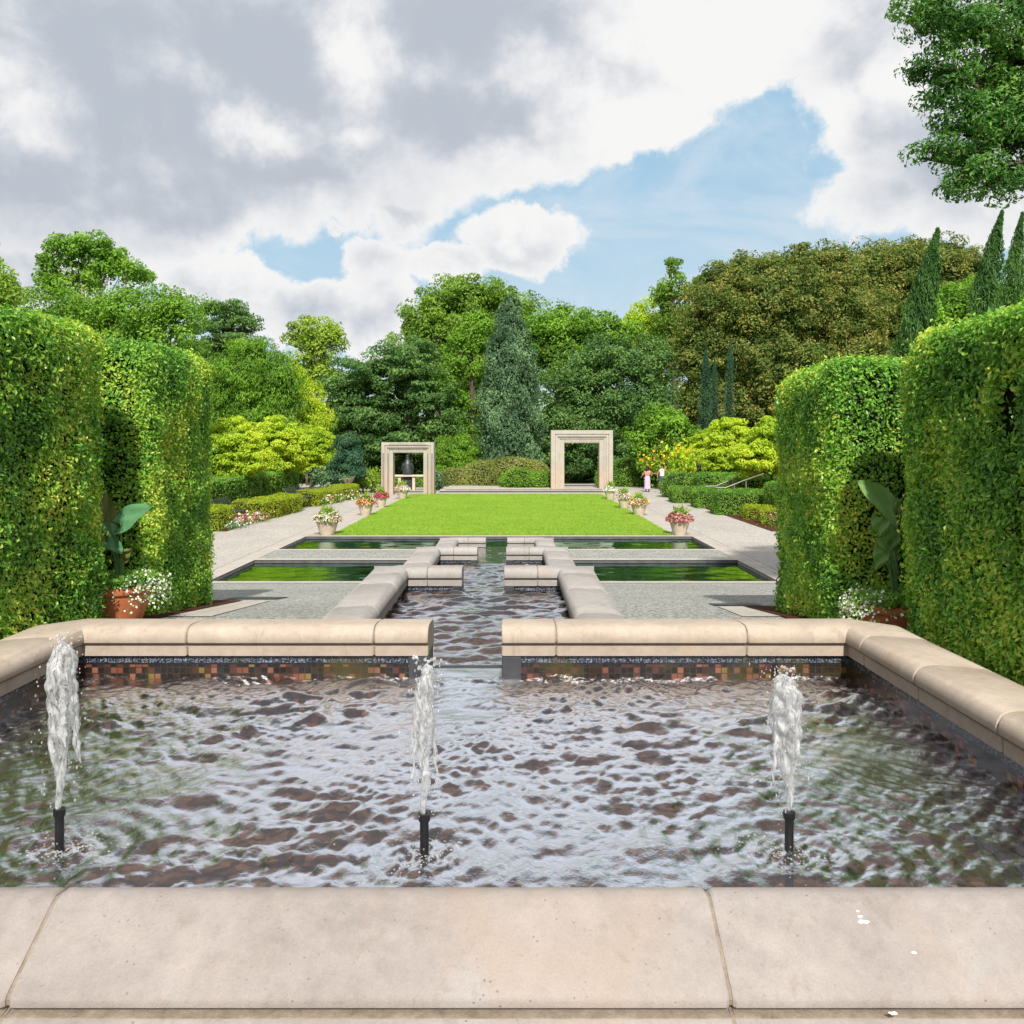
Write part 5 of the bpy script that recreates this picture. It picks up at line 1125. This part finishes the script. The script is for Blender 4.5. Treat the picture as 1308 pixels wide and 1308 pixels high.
wn2 = noise(nt, d, 17.0, 5, .6, 0, 'Color'); wv2 = vmth(nt, 'MULTIPLY', vmth(nt, 'SUBTRACT', wn2, (.5, .5, .5)), (.045, .045, 0))
p = vmth(nt, 'ADD', vmth(nt, 'ADD', p0, wv), wv2)
def ang(px, py): return math.atan((px - VX) / F), math.atan((HY - py) / math.hypot(F, px - VX))
def blobsum(lst, vec):
    acc = None
    for cx, cy, rx, ry, wt in lst:
        a, e = ang(cx, cy); q = vmth(nt, 'MULTIPLY', vmth(nt, 'SUBTRACT', vec, (a, e, 0)), (F / rx, F / ry, 0))
        v = mth(nt, 'MULTIPLY', mth(nt, 'SUBTRACT', 1.0, vmth(nt, 'LENGTH', q), clamp=True), wt)
        acc = v if acc is None else mth(nt, 'MAXIMUM', acc, v)
    return acc
CL = [(40, 60, 420, 300, 1.5), (330, 110, 420, 230, 1.5), (560, 90, 330, 190, 1.5), (720, 80, 250, 150, 1.4), (880, 45, 200, 120, 1.3), (1010, 0, 260, 100, 1.4), (90, 222, 390, 88, 1.4), (380, 215, 220, 82, 1.2),
      (620, 165, 190, 85, 1.2), (780, 150, 120, 75, 1.1), (1190, 110, 190, 140, 1.4), (1260, 190, 200, 130, 1.3), (1150, 250, 130, 90, .75), (1270, 280, 150, 60, 1.0),
      (655, 312, 115, 48, 1.05), (575, 345, 80, 42, .9), (290, 352, 110, 42, 1.05), (385, 390, 120, 55, 1.0), (470, 415, 80, 70, 1.0), (480, 350, 60, 50, .7), (10, 350, 110, 50, 1.0), (525, 278, 48, 26, .75), (435, 303, 50, 16, .6), (1062, 150, 40, 55, .9), (130, 310, 110, 24, .6)]
D = blobsum(CL, p)
out = mth(nt, 'MAXIMUM', smooth(nt, mth(nt, 'ABSOLUTE', az), .60, .85), smooth(nt, el, .55, .75))
D = mth(nt, 'MAXIMUM', D, mth(nt, 'MULTIPLY', out, .62))
fb = noise(nt, d, 9.0, 12, .60, .2)
fbs = noise(nt, vmth(nt, 'ADD', d, (.012, 0, .022)), 9.0, 12, .60, .2)
bil = mth(nt, 'MULTIPLY', mth(nt, 'SUBTRACT', fbs, fb), 2.6)
dens = mth(nt, 'ADD', D, mth(nt, 'MULTIPLY', mth(nt, 'SUBTRACT', fb, .5), 1.0))
cov = smooth(nt, dens, .19, .36)
GR = [(110, 90, 360, 190, 1.4), (330, 80, 280, 150, 1.35), (300, 250, 460, 110, 1.3), (600, 40, 260, 110, 1.3), (600, 150, 230, 80, 1.1), (1170, 230, 220, 140, 1.1), (1070, 90, 110, 70, .8), (30, 240, 300, 140, 1.3), (640, 335, 110, 34, .6), (370, 400, 150, 50, .6), (1180, 50, 150, 70, .8), (780, 90, 120, 60, .5)]
BR = [(440, 80, 70, 85, 1.5), (920, 50, 170, 90, 1.7), (800, 150, 130, 70, 1.4), (330, 172, 80, 42, 1.1), (10, 100, 80, 110, 1.2), (1145, 110, 120, 70, 1.2), (690, 95, 110, 50, .9), (1060, 145, 60, 70, 1.4), (1250, 285, 80, 50, .8), (650, 295, 110, 45, .9), (210, 80, 100, 50, .6), (640, 215, 90, 30, .7), (290, 330, 100, 30, .8), (450, 185, 40, 25, .8)]
G = blobsum(GR, p); B = blobsum(BR, p)
fb2 = noise(nt, d, 5.0, 6, .62, .8)
gsh = mth(nt, 'ADD', mth(nt, 'SUBTRACT', mth(nt, 'MULTIPLY', G, .95), mth(nt, 'MULTIPLY', B, .95)), mth(nt, 'MULTIPLY', mth(nt, 'SUBTRACT', fb2, .5), 1.3))
gsh = mth(nt, 'ADD', mth(nt, 'ADD', gsh, bil), mth(nt, 'MULTIPLY', out, .25))
gf = mth(nt, 'MULTIPLY', smooth(nt, gsh, -.55, 1.0), smooth(nt, dens, .22, .85))
S = 1.0
ccol = ramp(nt, gf, [(0, (.93, .925, .92)), (.40, (.74, .755, .79)), (.75, (.585, .625, .69)), (1, (.50, .545, .615))])
skyc = nt.nodes.new('ShaderNodeVectorMath'); skyc.operation = 'SCALE'; lk(nt, sky.outputs[0], skyc.inputs[0]); skyc.inputs['Scale'].default_value = .10
hz = mixc(nt, smooth(nt, el, .0, .35), (.64, .79, .89), (.40, .645, .84))
blue = mixc(nt, .85, skyc.outputs[0], hz)
veil = mth(nt, 'MULTIPLY', smooth(nt, noise(nt, vmth(nt, 'MULTIPLY', d, (1, 1, 2.2)), 4.5, 9, .62, .6), .44, .72), .38)
fin = mixc(nt, cov, mixc(nt, veil, blue, (.88, .89, .90)), ccol)
bg = nt.nodes.new('ShaderNodeBackground'); lk(nt, fin, bg.inputs[0]); bg.inputs[1].default_value = .76
wo = nt.nodes.new('ShaderNodeOutputWorld'); lk(nt, bg.outputs[0], wo.inputs[0])
w.cycles.sampling_method = 'MANUAL'; w.cycles.sample_map_resolution = 512

sl = bpy.data.lights.new('sun', 'SUN'); sl.energy = 4.6; sl.angle = R(1.5); sl.color = (1, .95, .86)
so = bpy.data.objects.new('sun', sl); COL.objects.link(so); so.rotation_euler = SUN.to_track_quat('Z', 'Y').to_euler()

cam = bpy.data.cameras.new('camera'); cam.sensor_width = 36; cam.lens = 36 * F / 1308; cam.shift_x = (654 - VX) / 1308; cam.shift_y = (HY - 654) / 1308
cam.clip_start = .05; cam.clip_end = 2000
co = bpy.data.objects.new('camera', cam); COL.objects.link(co); co.location = (0, 0, H); co.rotation_euler = (R(90), 0, 0); sc.camera = co
sc.view_settings.view_transform = 'Standard'; sc.view_settings.look = 'None'; sc.view_settings.exposure = .4; sc.view_settings.gamma = 1
sc.cycles.use_denoising = True; sc.cycles.sample_clamp_indirect = 4; sc.cycles.sample_clamp_direct = 12
sc.cycles.max_bounces = 8; sc.cycles.transparent_max_bounces = 12; sc.cycles.transmission_bounces = 6; sc.cycles.caustics_reflective = False; sc.cycles.caustics_refractive = False
for o in COL.objects:
    if '_b' in o: del o['_b']
